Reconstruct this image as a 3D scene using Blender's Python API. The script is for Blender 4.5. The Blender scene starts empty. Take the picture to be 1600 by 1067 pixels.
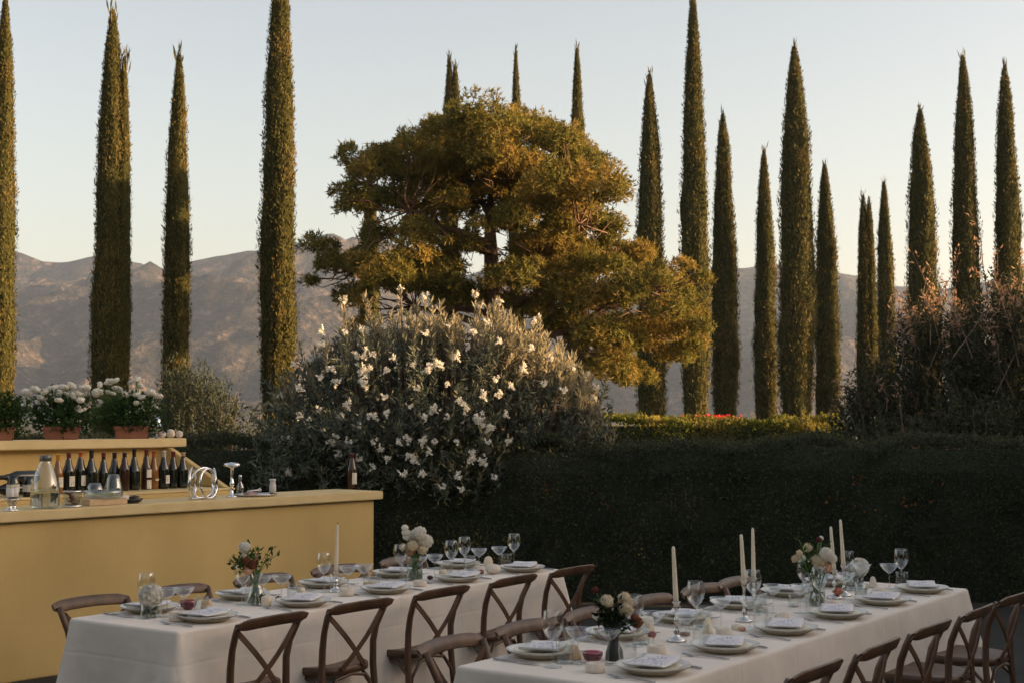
import bpy, bmesh, math, random
import numpy as np
from mathutils import Vector, Matrix, Euler

random.seed(7)
RNG = np.random.default_rng(7)
PI = math.pi
SC = bpy.context.scene
COL = SC.collection

# ------------------------------------------------------------------ camera, sky, sun, exposure
F, HOR, CH = 2222.0, 650.0, 1.70              # focal length in photo pixels, horizon row, camera height
PITCH = math.atan((HOR - 533.5) / F)
cam_d = bpy.data.cameras.new('camera')
cam = bpy.data.objects.new('camera', cam_d); COL.objects.link(cam)
cam.location = (0, 0, CH)
cam.rotation_euler = (PI / 2 + PITCH, 0, 0)
cam_d.sensor_width = 36.0
cam_d.lens = F / 1600 * 36.0
cam_d.clip_start = 0.1; cam_d.clip_end = 20000
cam_d.dof.use_dof = True
cam_d.dof.focus_distance = 11.0
cam_d.dof.aperture_fstop = 8.0
SC.camera = cam

SUN_AZ, SUN_EL = 92.0, 11.0                    # degrees clockwise from the view direction, above the horizon
world = bpy.data.worlds.new('World'); SC.world = world
world.use_nodes = True
wn = world.node_tree; wn.nodes.clear()
sky = wn.nodes.new('ShaderNodeTexSky'); sky.sky_type = 'NISHITA'
sky.sun_disc = False
sky.sun_elevation = math.radians(SUN_EL); sky.sun_rotation = math.radians(SUN_AZ)
sky.altitude = 300; sky.air_density = 1.0; sky.dust_density = 2.9; sky.ozone_density = 1.0
hsv = wn.nodes.new('ShaderNodeHueSaturation'); hsv.inputs['Saturation'].default_value = 0.74
bg = wn.nodes.new('ShaderNodeBackground'); bg.inputs['Strength'].default_value = 0.095
wo = wn.nodes.new('ShaderNodeOutputWorld')
wn.links.new(sky.outputs[0], hsv.inputs['Color'])
wb = wn.nodes.new('ShaderNodeMix'); wb.data_type = 'RGBA'; wb.blend_type = 'MULTIPLY'; wb.inputs[0].default_value = 1.0
wb.inputs[7].default_value = (1.10, 0.96, 0.85, 1)          # warm white balance of the film
wn.links.new(hsv.outputs[0], wb.inputs[6]); wn.links.new(wb.outputs[2], bg.inputs['Color']); wn.links.new(bg.outputs[0], wo.inputs['Surface'])

sun_d = bpy.data.lights.new('sun', 'SUN'); sun = bpy.data.objects.new('sun', sun_d); COL.objects.link(sun)
sun_d.energy = 5.0; sun_d.angle = math.radians(0.5); sun_d.color = (1.0, 0.64, 0.30)
_sd = Vector((math.sin(math.radians(SUN_AZ)) * math.cos(math.radians(SUN_EL)),
              math.cos(math.radians(SUN_AZ)) * math.cos(math.radians(SUN_EL)), math.sin(math.radians(SUN_EL))))
sun.rotation_euler = _sd.to_track_quat('Z', 'Y').to_euler()
sun.location = (60, 10, 12)

SC.view_settings.view_transform = 'Standard'; SC.view_settings.look = 'None'
SC.view_settings.exposure = 1.77; SC.view_settings.gamma = 1.0
SC.view_settings.use_curve_mapping = False
SC.render.engine = 'CYCLES'
cy = SC.cycles
cy.use_denoising = True
cy.max_bounces = 10; cy.transparent_max_bounces = 24; cy.transmission_bounces = 8; cy.volume_bounces = 1
cy.diffuse_bounces = 4; cy.glossy_bounces = 4
cy.sample_clamp_indirect = 6.0

# ------------------------------------------------------------------ picture <-> place
_cp, _sp = math.cos(PITCH), math.sin(PITCH)
def at(px, py, h):
    """the point at height h seen at photo pixel px, py"""
    x, y = (px - 800) / F, (533.5 - py) / F
    d = Vector((x, _cp - y * _sp, _sp + y * _cp))
    t = (h - CH) / d.z
    return Vector((d.x * t, d.y * t, h))
def at_depth(px, py, Y):
    x, y = (px - 800) / F, (533.5 - py) / F
    d = Vector((x, _cp - y * _sp, _sp + y * _cp))
    t = Y / d.y
    return Vector((d.x * t, Y, CH + d.z * t))
def proj(p):
    z = p[1] * _cp + (p[2] - CH) * _sp
    return 800 + F * p[0] / z, 533.5 - F * ((p[2] - CH) * _cp - p[1] * _sp) / z

# ------------------------------------------------------------------ materials
MATS = {}
def nodes_of(name):
    m = bpy.data.materials.new(name); m.use_nodes = True
    nt = m.node_tree; nt.nodes.clear()
    out = nt.nodes.new('ShaderNodeOutputMaterial')
    return m, nt, out
def ramp2(nt, fac, c1, c2, p1=0.3, p2=0.7):
    r = nt.nodes.new('ShaderNodeValToRGB')
    r.color_ramp.elements[0].position = p1; r.color_ramp.elements[0].color = (*c1, 1)
    r.color_ramp.elements[1].position = p2; r.color_ramp.elements[1].color = (*c2, 1)
    nt.links.new(fac, r.inputs['Fac'])
    return r
def surf(name, c1, c2=None, rough=0.6, metal=0.0, scale=8.0, bump=0.0, bscale=None, stretch=(1, 1, 1), detail=5, spec=0.5, sss=0.0, coat=0.0):
    if name in MATS: return MATS[name]
    m, nt, out = nodes_of(name)
    b = nt.nodes.new('ShaderNodeBsdfPrincipled')
    b.inputs['Roughness'].default_value = rough; b.inputs['Metallic'].default_value = metal
    b.inputs['Specular IOR Level'].default_value = spec
    b.inputs['Coat Weight'].default_value = coat
    if sss:
        b.inputs['Subsurface Weight'].default_value = sss; b.inputs['Subsurface Radius'].default_value = (0.01, 0.006, 0.003)
    c2 = c2 or c1
    tc = nt.nodes.new('ShaderNodeTexCoord'); mp = nt.nodes.new('ShaderNodeMapping')
    mp.inputs['Scale'].default_value = stretch
    nt.links.new(tc.outputs['Object'], mp.inputs['Vector'])
    n = nt.nodes.new('ShaderNodeTexNoise'); n.inputs['Scale'].default_value = scale; n.inputs['Detail'].default_value = detail
    nt.links.new(mp.outputs[0], n.inputs['Vector'])
    r = ramp2(nt, n.outputs['Fac'], c1, c2)
    nt.links.new(r.outputs[0], b.inputs['Base Color'])
    if bump:
        n2 = nt.nodes.new('ShaderNodeTexNoise'); n2.inputs['Scale'].default_value = bscale or scale * 6; n2.inputs['Detail'].default_value = 6
        nt.links.new(mp.outputs[0], n2.inputs['Vector'])
        bp = nt.nodes.new('ShaderNodeBump'); bp.inputs['Strength'].default_value = bump; bp.inputs['Distance'].default_value = 0.01
        nt.links.new(n2.outputs['Fac'], bp.inputs['Height']); nt.links.new(bp.outputs[0], b.inputs['Normal'])
    nt.links.new(b.outputs[0], out.inputs['Surface'])
    MATS[name] = m
    return m
def leafmat(name, c1, c2, trans=0.25, rough=0.6, patch=None, pscale=1.2):
    """leaves: a colour of its own for each leaf, broad patches, some light through"""
    if name in MATS: return MATS[name]
    m, nt, out = nodes_of(name)
    g = nt.nodes.new('ShaderNodeNewGeometry')
    r = ramp2(nt, g.outputs['Random Per Island'], c1, c2, 0.0, 1.0)
    col = r.outputs[0]
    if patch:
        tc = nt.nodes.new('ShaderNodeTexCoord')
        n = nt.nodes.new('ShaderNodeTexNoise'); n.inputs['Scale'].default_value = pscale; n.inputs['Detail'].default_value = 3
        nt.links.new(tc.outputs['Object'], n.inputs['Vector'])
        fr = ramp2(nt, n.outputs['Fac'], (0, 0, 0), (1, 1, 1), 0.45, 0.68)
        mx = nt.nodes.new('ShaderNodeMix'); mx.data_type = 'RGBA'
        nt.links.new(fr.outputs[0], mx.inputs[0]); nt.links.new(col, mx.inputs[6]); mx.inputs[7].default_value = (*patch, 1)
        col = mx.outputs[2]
    d = nt.nodes.new('ShaderNodeBsdfPrincipled'); d.inputs['Roughness'].default_value = rough
    d.inputs['Specular IOR Level'].default_value = 0.06
    t = nt.nodes.new('ShaderNodeBsdfTranslucent')
    mix = nt.nodes.new('ShaderNodeMixShader'); mix.inputs[0].default_value = trans
    nt.links.new(col, d.inputs['Base Color']); nt.links.new(col, t.inputs['Color'])
    nt.links.new(d.outputs[0], mix.inputs[1]); nt.links.new(t.outputs[0], mix.inputs[2])
    nt.links.new(mix.outputs[0], out.inputs['Surface'])
    MATS[name] = m
    return m
def glassmat(name, tint=(0.93, 0.95, 0.95), edge=0.55, rough=0.02):
    """thin blown glass: clear face on, brighter towards its rim"""
    if name in MATS: return MATS[name]
    m, nt, out = nodes_of(name)
    lw = nt.nodes.new('ShaderNodeLayerWeight'); lw.inputs['Blend'].default_value = 0.35
    tr = nt.nodes.new('ShaderNodeBsdfTransparent'); tr.inputs['Color'].default_value = (*tint, 1)
    gl = nt.nodes.new('ShaderNodeBsdfGlossy'); gl.inputs['Roughness'].default_value = rough; gl.inputs['Color'].default_value = (0.95, 0.96, 0.97, 1)
    mr = nt.nodes.new('ShaderNodeMapRange'); mr.inputs['From Max'].default_value = 1.0
    mr.inputs['To Min'].default_value = 0.06; mr.inputs['To Max'].default_value = edge
    nt.links.new(lw.outputs['Facing'], mr.inputs['Value'])
    mix = nt.nodes.new('ShaderNodeMixShader')
    nt.links.new(mr.outputs[0], mix.inputs[0]); nt.links.new(tr.outputs[0], mix.inputs[1]); nt.links.new(gl.outputs[0], mix.inputs[2])
    nt.links.new(mix.outputs[0], out.inputs['Surface'])
    MATS[name] = m
    return m
def realglass(name, col=(1, 1, 1), ior=1.45, rough=0.0):
    if name in MATS: return MATS[name]
    m, nt, out = nodes_of(name)
    b = nt.nodes.new('ShaderNodeBsdfPrincipled'); b.inputs['Base Color'].default_value = (*col, 1)
    b.inputs['Transmission Weight'].default_value = 1; b.inputs['IOR'].default_value = ior; b.inputs['Roughness'].default_value = rough
    nt.links.new(b.outputs[0], out.inputs['Surface'])
    MATS[name] = m
    return m
def linenmat(name, c1, c2):
    if name in MATS: return MATS[name]
    m, nt, out = nodes_of(name)
    b = nt.nodes.new('ShaderNodeBsdfPrincipled'); b.inputs['Roughness'].default_value = 0.9; b.inputs['Specular IOR Level'].default_value = 0.15
    b.inputs['Sheen Weight'].default_value = 0.15
    tc = nt.nodes.new('ShaderNodeTexCoord')
    n = nt.nodes.new('ShaderNodeTexNoise'); n.inputs['Scale'].default_value = 3.0; n.inputs['Detail'].default_value = 8
    nt.links.new(tc.outputs['Object'], n.inputs['Vector'])
    r = ramp2(nt, n.outputs['Fac'], c1, c2)
    nt.links.new(r.outputs[0], b.inputs['Base Color'])
    prev = None
    for sc, vec in ((420, (1, 1, 0.15)), (420, (0.15, 0.15, 1)), (5, (1, 1, 1))):
        mp = nt.nodes.new('ShaderNodeMapping'); mp.inputs['Scale'].default_value = vec
        nt.links.new(tc.outputs['Object'], mp.inputs['Vector'])
        nn = nt.nodes.new('ShaderNodeTexNoise'); nn.inputs['Scale'].default_value = sc; nn.inputs['Detail'].default_value = 2
        nt.links.new(mp.outputs[0], nn.inputs['Vector'])
        bp = nt.nodes.new('ShaderNodeBump'); bp.inputs['Strength'].default_value = 0.35 if sc > 100 else 0.5
        bp.inputs['Distance'].default_value = 0.002 if sc > 100 else 0.03
        nt.links.new(nn.outputs['Fac'], bp.inputs['Height'])
        if prev: nt.links.new(prev.outputs[0], bp.inputs['Normal'])
        prev = bp
    sx = nt.nodes.new('ShaderNodeSeparateXYZ'); nt.links.new(tc.outputs['Object'], sx.inputs[0])
    for ax, per, ph in ((1, .52, .17), (2, .36, .02)):          # ironed fold lines
        def mth(op, a, v):
            q = nt.nodes.new('ShaderNodeMath'); q.operation = op; nt.links.new(a, q.inputs[0])
            if v is not None: q.inputs[1].default_value = v
            return q.outputs[0]
        f = mth('ADD', sx.outputs[ax], 10 + ph); f = mth('DIVIDE', f, per); f = mth('FRACT', f, None); f = mth('SUBTRACT', f, .5); f = mth('ABSOLUTE', f, None); f = mth('MULTIPLY', f, per / .012); f = mth('MINIMUM', f, 1.0)
        bp = nt.nodes.new('ShaderNodeBump'); bp.inputs['Strength'].default_value = 0.28; bp.inputs['Distance'].default_value = 0.004
        nt.links.new(f, bp.inputs['Height']); nt.links.new(prev.outputs[0], bp.inputs['Normal']); prev = bp
    nt.links.new(prev.outputs[0], b.inputs['Normal'])
    nt.links.new(b.outputs[0], out.inputs['Surface'])
    MATS[name] = m
    return m
def printmat(name):
    """cream linen napkin with a loose lavender brush print"""
    m, nt, out = nodes_of(name)
    b = nt.nodes.new('ShaderNodeBsdfPrincipled'); b.inputs['Roughness'].default_value = 0.85
    tc = nt.nodes.new('ShaderNodeTexCoord')
    w = nt.nodes.new('ShaderNodeTexNoise'); w.inputs['Scale'].default_value = 24; w.inputs['Detail'].default_value = 2; w.inputs['Distortion'].default_value = 1.6
    nt.links.new(tc.outputs['Object'], w.inputs['Vector'])
    st = nt.nodes.new('ShaderNodeValToRGB')
    e = st.color_ramp.elements; e[0].position = 0.44; e[0].color = (0, 0, 0, 1); e[1].position = 0.475; e[1].color = (1, 1, 1, 1)
    e2 = e.new(0.53); e2.color = (0, 0, 0, 1)
    nt.links.new(w.outputs['Fac'], st.inputs['Fac'])
    # the print keeps to the middle of the folded cloth
    sp = nt.nodes.new('ShaderNodeVectorMath'); sp.operation = 'LENGTH'
    mp = nt.nodes.new('ShaderNodeMapping'); mp.inputs['Scale'].default_value = (9, 13, 0)
    nt.links.new(tc.outputs['Object'], mp.inputs['Vector']); nt.links.new(mp.outputs[0], sp.inputs[0])
    cut = nt.nodes.new('ShaderNodeMath'); cut.operation = 'LESS_THAN'; cut.inputs[1].default_value = 0.85
    nt.links.new(sp.outputs['Value'], cut.inputs[0])
    mu = nt.nodes.new('ShaderNodeMath'); mu.operation = 'MULTIPLY'
    nt.links.new(st.outputs[0], mu.inputs[0]); nt.links.new(cut.outputs[0], mu.inputs[1])
    mx = nt.nodes.new('ShaderNodeMix'); mx.data_type = 'RGBA'
    mx.inputs[6].default_value = (0.71, 0.68, 0.67, 1); mx.inputs[7].default_value = (0.17, 0.18, 0.36, 1)
    nt.links.new(mu.outputs[0], mx.inputs[0]); nt.links.new(mx.outputs[2], b.inputs['Base Color'])
    nt.links.new(b.outputs[0], out.inputs['Surface'])
    return m
def labelmat(name, base, ink):
    m, nt, out = nodes_of(name)
    b = nt.nodes.new('ShaderNodeBsdfPrincipled'); b.inputs['Roughness'].default_value = 0.8
    tc = nt.nodes.new('ShaderNodeTexCoord')
    mp = nt.nodes.new('ShaderNodeMapping'); mp.inputs['Scale'].default_value = (160, 160, 22)
    nt.links.new(tc.outputs['Object'], mp.inputs['Vector'])
    w = nt.nodes.new('ShaderNodeTexNoise'); w.inputs['Scale'].default_value = 1.0; w.inputs['Detail'].default_value = 1
    nt.links.new(mp.outputs[0], w.inputs['Vector'])
    st = ramp2(nt, w.outputs['Fac'], (0, 0, 0), (1, 1, 1), 0.64, 0.68)
    mx = nt.nodes.new('ShaderNodeMix'); mx.data_type = 'RGBA'
    mx.inputs[6].default_value = (*base, 1); mx.inputs[7].default_value = (*ink, 1)
    nt.links.new(st.outputs[0], mx.inputs[0]); nt.links.new(mx.outputs[2], b.inputs['Base Color'])
    nt.links.new(b.outputs[0], out.inputs['Surface'])
    return m

M = {}
M['linen'] = linenmat('linen', (0.73, 0.64, 0.55), (0.81, 0.725, 0.635))
M['wood'] = surf('chair_wood', (0.060, 0.031, 0.016), (0.145, 0.075, 0.040), 0.42, scale=14, stretch=(1, 1, 0.25), bump=0.12)
M['bar'] = surf('yellow_plaster', (0.50, 0.345, 0.125), (0.64, 0.45, 0.175), 0.75, scale=1.6, bump=0.12, bscale=45, stretch=(1, 1, .6))
M['bartop'] = surf('yellow_top', (0.60, 0.45, 0.21), (0.70, 0.54, 0.28), 0.6, scale=5, bump=0.08, bscale=60)
M['terracotta'] = surf('terracotta', (0.24, 0.085, 0.05), (0.36, 0.15, 0.09), 0.85, scale=9, bump=0.25)
M['white_petal'] = leafmat('white_petal', (0.82, 0.77, 0.67), (0.92, 0.88, 0.80), 0.45)
M['cream_petal'] = leafmat('cream_petal', (0.70, 0.58, 0.38), (0.84, 0.73, 0.54), 0.4)
M['peach_petal'] = leafmat('peach_petal', (0.62, 0.32, 0.20), (0.72, 0.45, 0.31), 0.2)
M['rust_petal'] = leafmat('rust_petal', (0.13, 0.05, 0.025), (0.24, 0.10, 0.05), 0.2)
M['coral_petal'] = leafmat('coral_petal', (0.45, 0.13, 0.08), (0.60, 0.24, 0.15), 0.2)
M['amber_petal'] = leafmat('amber_petal', (0.40, 0.13, 0.05), (0.70, 0.40, 0.12), 0.2)
M['dusty_petal'] = leafmat('dusty_petal', (0.32, 0.12, 0.12), (0.45, 0.22, 0.20), 0.2)
M['maroon_petal'] = leafmat('maroon_petal', (0.06, 0.012, 0.016), (0.13, 0.03, 0.03), 0.15)
M['stem'] = surf('green_stem', (0.05, 0.12, 0.025), (0.11, 0.20, 0.05), 0.5, scale=30)
M['bouquet_leaf'] = leafmat('bouquet_leaf', (0.03, 0.06, 0.018), (0.08, 0.13, 0.035), 0.25)
M['dark_leaf'] = leafmat('dark_bouquet_leaf', (0.012, 0.018, 0.010), (0.03, 0.045, 0.02), 0.15)
M['glass'] = glassmat('clear_glass')
M['jar_glass'] = glassmat('thick_glass', (0.80, 0.84, 0.83), 0.6)
M['water'] = realglass('water', (0.93, 0.95, 0.92), 1.33)
M['pinkglass'] = glassmat('pink_glass', (0.62, 0.22, 0.32), 0.30)
M['amberglass'] = glassmat('amber_glass', (0.55, 0.28, 0.10), 0.35)
M['silver'] = surf('silver', (0.60, 0.58, 0.55), (0.74, 0.72, 0.69), 0.22, 1.0, scale=30)
M['chrome'] = surf('chrome', (0.78, 0.78, 0.79), None, 0.07, 1.0)
M['steel'] = surf('cutlery_steel', (0.34, 0.33, 0.33), (0.46, 0.45, 0.45), 0.25, 1.0, scale=20)
M['plate'] = surf('glazed_plate', (0.58, 0.56, 0.51), (0.66, 0.64, 0.59), 0.25, scale=12)
M['plate_foot'] = surf('shaded_plate_foot', (0.36, 0.31, 0.22), (0.46, 0.40, 0.29), 0.7, scale=14)  # darker olive puts the plate's under-shadow into the colour
M['cream_plate'] = surf('cream_plate', (0.70, 0.62, 0.46), (0.76, 0.69, 0.54), 0.35, scale=12)
M['napkin'] = printmat('printed_napkin')
M['wax'] = surf('ivory_wax', (0.70, 0.58, 0.42), (0.78, 0.68, 0.53), 0.5, scale=20, sss=0.2)
M['tanwax'] = surf('tan_wax', (0.56, 0.38, 0.20), (0.66, 0.47, 0.27), 0.5, scale=20, sss=0.15)
M['stone'] = surf('cream_stone', (0.62, 0.52, 0.42), (0.74, 0.66, 0.56), 0.8, scale=22, bump=0.3)
M['wick'] = surf('wick', (0.02, 0.018, 0.015), None, 0.9)
M['fig'] = surf('fig_skin', (0.03, 0.012, 0.016), (0.10, 0.04, 0.03), 0.5, scale=30)
M['figbrown'] = surf('brown_fig', (0.16, 0.06, 0.03), (0.26, 0.11, 0.05), 0.5, scale=30)
M['woodlight'] = surf('pale_wood', (0.48, 0.33, 0.19), (0.58, 0.42, 0.26), 0.6, scale=20, stretch=(1, 6, 1))
M['black'] = surf('black_lacquer', (0.012, 0.012, 0.013), (0.02, 0.02, 0.02), 0.35)
M['darkvase'] = surf('dark_vase', (0.010, 0.013, 0.010), (0.02, 0.025, 0.018), 0.4, scale=10)
M['bottle'] = surf('dark_bottle_glass', (0.008, 0.010, 0.007), (0.016, 0.019, 0.011), 0.08, coat=0.3)
M['brownbottle'] = surf('brown_bottle_glass', (0.030, 0.012, 0.006), (0.055, 0.022, 0.010), 0.1)
M['amberbottle'] = surf('amber_bottle_glass', (0.17, 0.068, 0.015), (0.26, 0.11, 0.03), 0.12, scale=14)
M['label'] = labelmat('paper_label', (0.64, 0.58, 0.48), (0.10, 0.08, 0.07))
M['foilred'] = surf('red_foil', (0.16, 0.025, 0.025), None, 0.35)
M['foilorange'] = surf('orange_foil', (0.55, 0.13, 0.035), None, 0.35)
M['foilyellow'] = surf('yellow_foil', (0.55, 0.25, 0.03), None, 0.35)
M['foilwhite'] = surf('white_foil', (0.62, 0.58, 0.53), None, 0.45)
M['foilblack'] = surf('black_foil', (0.02, 0.016, 0.016), None, 0.35)
M['cork'] = surf('cork', (0.42, 0.27, 0.16), (0.52, 0.36, 0.22), 0.9, scale=60)
M['bark'] = surf('pine_bark', (0.09, 0.05, 0.032), (0.20, 0.115, 0.07), 0.9, scale=5, bump=0.6, stretch=(1, 1, 0.35))
M['twig'] = surf('twig_bark', (0.10, 0.065, 0.045), (0.20, 0.14, 0.10), 0.9, scale=9)
M['pinktwig'] = surf('pink_twig', (0.17, 0.11, 0.075), (0.28, 0.19, 0.13), 0.9, scale=9)
M['cypress'] = leafmat('cypress_spray', (0.060, 0.058, 0.017), (0.105, 0.092, 0.030), 0.10, patch=(0.145, 0.105, 0.035), pscale=1.2)
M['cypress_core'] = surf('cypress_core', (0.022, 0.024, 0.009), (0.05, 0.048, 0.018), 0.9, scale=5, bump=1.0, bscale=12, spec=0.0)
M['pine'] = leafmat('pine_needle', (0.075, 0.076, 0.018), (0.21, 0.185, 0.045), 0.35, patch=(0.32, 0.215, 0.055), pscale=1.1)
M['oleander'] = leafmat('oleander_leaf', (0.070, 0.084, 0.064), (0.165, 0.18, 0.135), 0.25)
M['oleander_lit_top'] = leafmat('oleander_lit_leaf', (0.22, 0.20, 0.12), (0.44, 0.38, 0.26), 0.35)  # young leaves with the sunlit glow put into their colour
M['olive'] = leafmat('olive_leaf', (0.035, 0.045, 0.030), (0.10, 0.11, 0.075), 0.2)
M['hedge'] = leafmat('hedge_leaf', (0.042, 0.049, 0.030), (0.084, 0.090, 0.052), 0.2, patch=(0.085, 0.090, 0.046), pscale=2.0)
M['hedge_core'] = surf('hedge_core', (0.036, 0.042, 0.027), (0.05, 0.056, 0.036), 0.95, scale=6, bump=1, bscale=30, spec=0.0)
M['glint_leaf'] = leafmat('glint_leaf', (0.22, 0.08, 0.025), (0.40, 0.17, 0.06), 0.3)  # orange leaves that stand for sun glints through the hedge
M['box'] = leafmat('boxwood_leaf', (0.04, 0.058, 0.013), (0.15, 0.165, 0.034), 0.35, patch=(0.28, 0.22, 0.05), pscale=2.2)  # golden patches put sunlight into the leaf colour
M['scrub'] = leafmat('scrub_leaf', (0.035, 0.042, 0.024), (0.105, 0.105, 0.058), 0.25)
M['scrub_sunlit'] = leafmat('scrub_sunlit_leaf', (0.27, 0.155, 0.095), (0.48, 0.31, 0.20), 0.35)  # pink of the low sun put into the tip leaves' colour
M['planter_leaf'] = leafmat('planter_leaf', (0.025, 0.055, 0.018), (0.07, 0.115, 0.035), 0.25)
M['redflower'] = leafmat('red_bloom', (0.45, 0.03, 0.03), (0.65, 0.09, 0.07), 0.2)
M['ground'] = surf('ground_turf', (0.012, 0.013, 0.010), (0.028, 0.027, 0.020), 0.95, scale=3, bump=0.8, bscale=90)
M['clay_wall'] = surf('clay_wall', (0.36, 0.20, 0.12), (0.46, 0.28, 0.18), 0.9, scale=5, bump=0.3)

# ------------------------------------------------------------------ mesh helpers
def link(name, me, mat, parent=None, smooth=False):
    if smooth: me.polygons.foreach_set('use_smooth', [True] * len(me.polygons))
    if mat and not me.materials: me.materials.append(mat)
    o = bpy.data.objects.new(name, me); COL.objects.link(o)
    if parent: o.parent = parent
    return o
def np_mesh(name, V, Q, smooth=False):
    V = np.asarray(V, dtype=np.float32); Q = np.asarray(Q, dtype=np.int32)
    me = bpy.data.meshes.new(name)
    me.vertices.add(len(V)); me.vertices.foreach_set('co', V.ravel())
    n, k = Q.shape
    me.loops.add(n * k); me.loops.foreach_set('vertex_index', Q.ravel())
    me.polygons.add(n)
    me.polygons.foreach_set('loop_start', np.arange(0, n * k, k, dtype=np.int32))
    if smooth: me.polygons.foreach_set('use_smooth', np.ones(n, dtype=bool))
    me.update(calc_edges=True)
    return me
class MB:
    def __init__(s): s.v = []; s.f = []
    def add(s, vs, fs):
        o = len(s.v); s.v += [tuple(p) for p in vs]; s.f += [tuple(i + o for i in q) for q in fs]
        return s
    def box(s, x0, x1, y0, y1, z0, z1):
        return s.add([(x0,y0,z0),(x1,y0,z0),(x1,y1,z0),(x0,y1,z0),(x0,y0,z1),(x1,y0,z1),(x1,y1,z1),(x0,y1,z1)],
                     [(0,3,2,1),(4,5,6,7),(0,1,5,4),(1,2,6,5),(2,3,7,6),(3,0,4,7)])
    def lathe(s, prof, n=20, c=(0, 0, 0), rfun=None):
        """profile of (r, z), turned round z"""
        vs = []; fs = []
        for r, z in prof:
            for i in range(n):
                a = 2 * PI * i / n; rr = r * (rfun(a, z) if rfun else 1)
                vs.append((c[0] + rr * math.cos(a), c[1] + rr * math.sin(a), c[2] + z))
        for j in range(len(prof) - 1):
            for i in range(n):
                k = (i + 1) % n
                fs.append((j*n+i, j*n+k, (j+1)*n+k, (j+1)*n+i))
        return s.add(vs, fs)
    def tube(s, pts, radii, n=6, cap=True, flat=1.0):
        pts = [Vector(p) for p in pts]
        if not hasattr(radii, '__len__'): radii = [radii] * len(pts)
        vs = []; fs = []
        up = Vector((0, 0, 1))
        for j, p in enumerate(pts):
            t = (pts[min(j+1, len(pts)-1)] - pts[max(j-1, 0)]).normalized()
            ref = up if abs(t.dot(up)) < 0.95 else Vector((0, 1, 0))
            a = t.cross(ref).normalized(); b = a.cross(t)
            for i in range(n):
                th = 2 * PI * i / n
                vs.append(p + (a * math.cos(th) + b * math.sin(th) * flat) * radii[j])
        for j in range(len(pts) - 1):
            for i in range(n):
                k = (i + 1) % n
                fs.append((j*n+i, j*n+k, (j+1)*n+k, (j+1)*n+i))
        if cap:
            fs.append(tuple(range(n - 1, -1, -1))); fs.append(tuple((len(pts)-1)*n + i for i in range(n)))
        return s.add(vs, fs)
    def ball(s, c, r, n=12, m=8, squash=(1, 1, 1), rfun=None):
        vs = []; fs = []
        for j in range(m + 1):
            ph = PI * j / m
            for i in range(n):
                a = 2 * PI * i / n; q = r * (rfun(a, ph) if rfun else 1)
                vs.append((c[0] + q*squash[0]*math.sin(ph)*math.cos(a), c[1] + q*squash[1]*math.sin(ph)*math.sin(a), c[2] + q*squash[2]*math.cos(ph)))
        for j in range(m):
            for i in range(n):
                k = (i + 1) % n
                fs.append((j*n+i, (j+1)*n+i, (j+1)*n+k, j*n+k))
        return s.add(vs, fs)
    def bar(s, path, w, h):
        """a flat strip of section w (sideways) x h along a path"""
        return s.tube(path, w, 4, flat=h / w)
    def build(s, name, mat, parent=None, smooth=False, bevel=0.0, weld=False):
        me = bpy.data.meshes.new(name); me.from_pydata(s.v, [], s.f)
        if bevel or weld:
            bm = bmesh.new(); bm.from_mesh(me)
            bmesh.ops.remove_doubles(bm, verts=bm.verts, dist=1e-5)
            if bevel:
                es = [e for e in bm.edges if e.is_manifold and e.calc_face_angle(0) > 0.5]
                bmesh.ops.bevel(bm, geom=es, offset=bevel, segments=2, affect='EDGES', clamp_overlap=True)
            bm.to_mesh(me); bm.free()
        return link(name, me, mat, parent, smooth)

def thing(name, label, cat, loc=(0, 0, 0), rz=0.0, group=None):
    o = bpy.data.objects.new(name, None); COL.objects.link(o)
    o.empty_display_size = 0.1
    o.location = loc; o.rotation_euler = (0, 0, rz)
    o['label'] = label; o['category'] = cat
    if group: o['group'] = group
    return o
def tag(o, label, cat, group=None, loc=None, rz=None):
    o['label'] = label; o['category'] = cat
    if group: o['group'] = group
    if loc is not None: o.location = loc
    if rz is not None: o.rotation_euler = (0, 0, rz)
    return o
def structure(o, kind='structure'): o['kind'] = kind; return o
def dup(src, loc, rz, label, group=None):
    r = src.copy(); COL.objects.link(r); r.location = loc; r.rotation_euler = (0, 0, rz); r['label'] = label
    if group: r['group'] = group
    for ch in list(src.children):
        c = ch.copy(); COL.objects.link(c); c.parent = r
        for g in list(ch.children):
            d = g.copy(); COL.objects.link(d); d.parent = c
    return r
_first = {}
def place(key, maker, loc, rz, label, group=None):
    """the first of a kind is built, the others are copies of it with their parts"""
    if key not in _first:
        o = maker(label); _first[key] = o
        o.location = loc; o.rotation_euler = (0, 0, rz); o['label'] = label
        if group: o['group'] = group
        return o
    return dup(_first[key], loc, rz, label, group)

def unit(A): return A / (np.linalg.norm(A, axis=1, keepdims=True) + 1e-9)
def leaves(P, D, L, W, bend=0.15, rng=RNG, face=None, loose=0.5):
    """one bent diamond leaf per row: base P, direction D, length L, width W"""
    n = len(P); D = unit(D)
    hint = rng.normal(size=(n, 3)) if face is None else unit(np.asarray(face, float)) + rng.normal(size=(n, 3)) * loose
    R = unit(np.cross(D, hint)); N = np.cross(R, D)
    L = np.broadcast_to(np.asarray(L, float).reshape(-1, 1), (n, 1)); W = np.broadcast_to(np.asarray(W, float).reshape(-1, 1), (n, 1))
    mid = P + D * L * 0.45
    V = np.stack([P, mid + R * W * 0.5 + N * W * bend, P + D * L - N * L * bend * 0.4, mid - R * W * 0.5 + N * W * bend], axis=1).reshape(-1, 3)
    Q = np.arange(n * 4).reshape(n, 4)
    return V, Q
def leaf_mesh(name, *a, **k):
    V, Q = leaves(*a, **k); return np_mesh(name, V, Q)
_perm = np.random.default_rng(3).random(4096)
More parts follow.
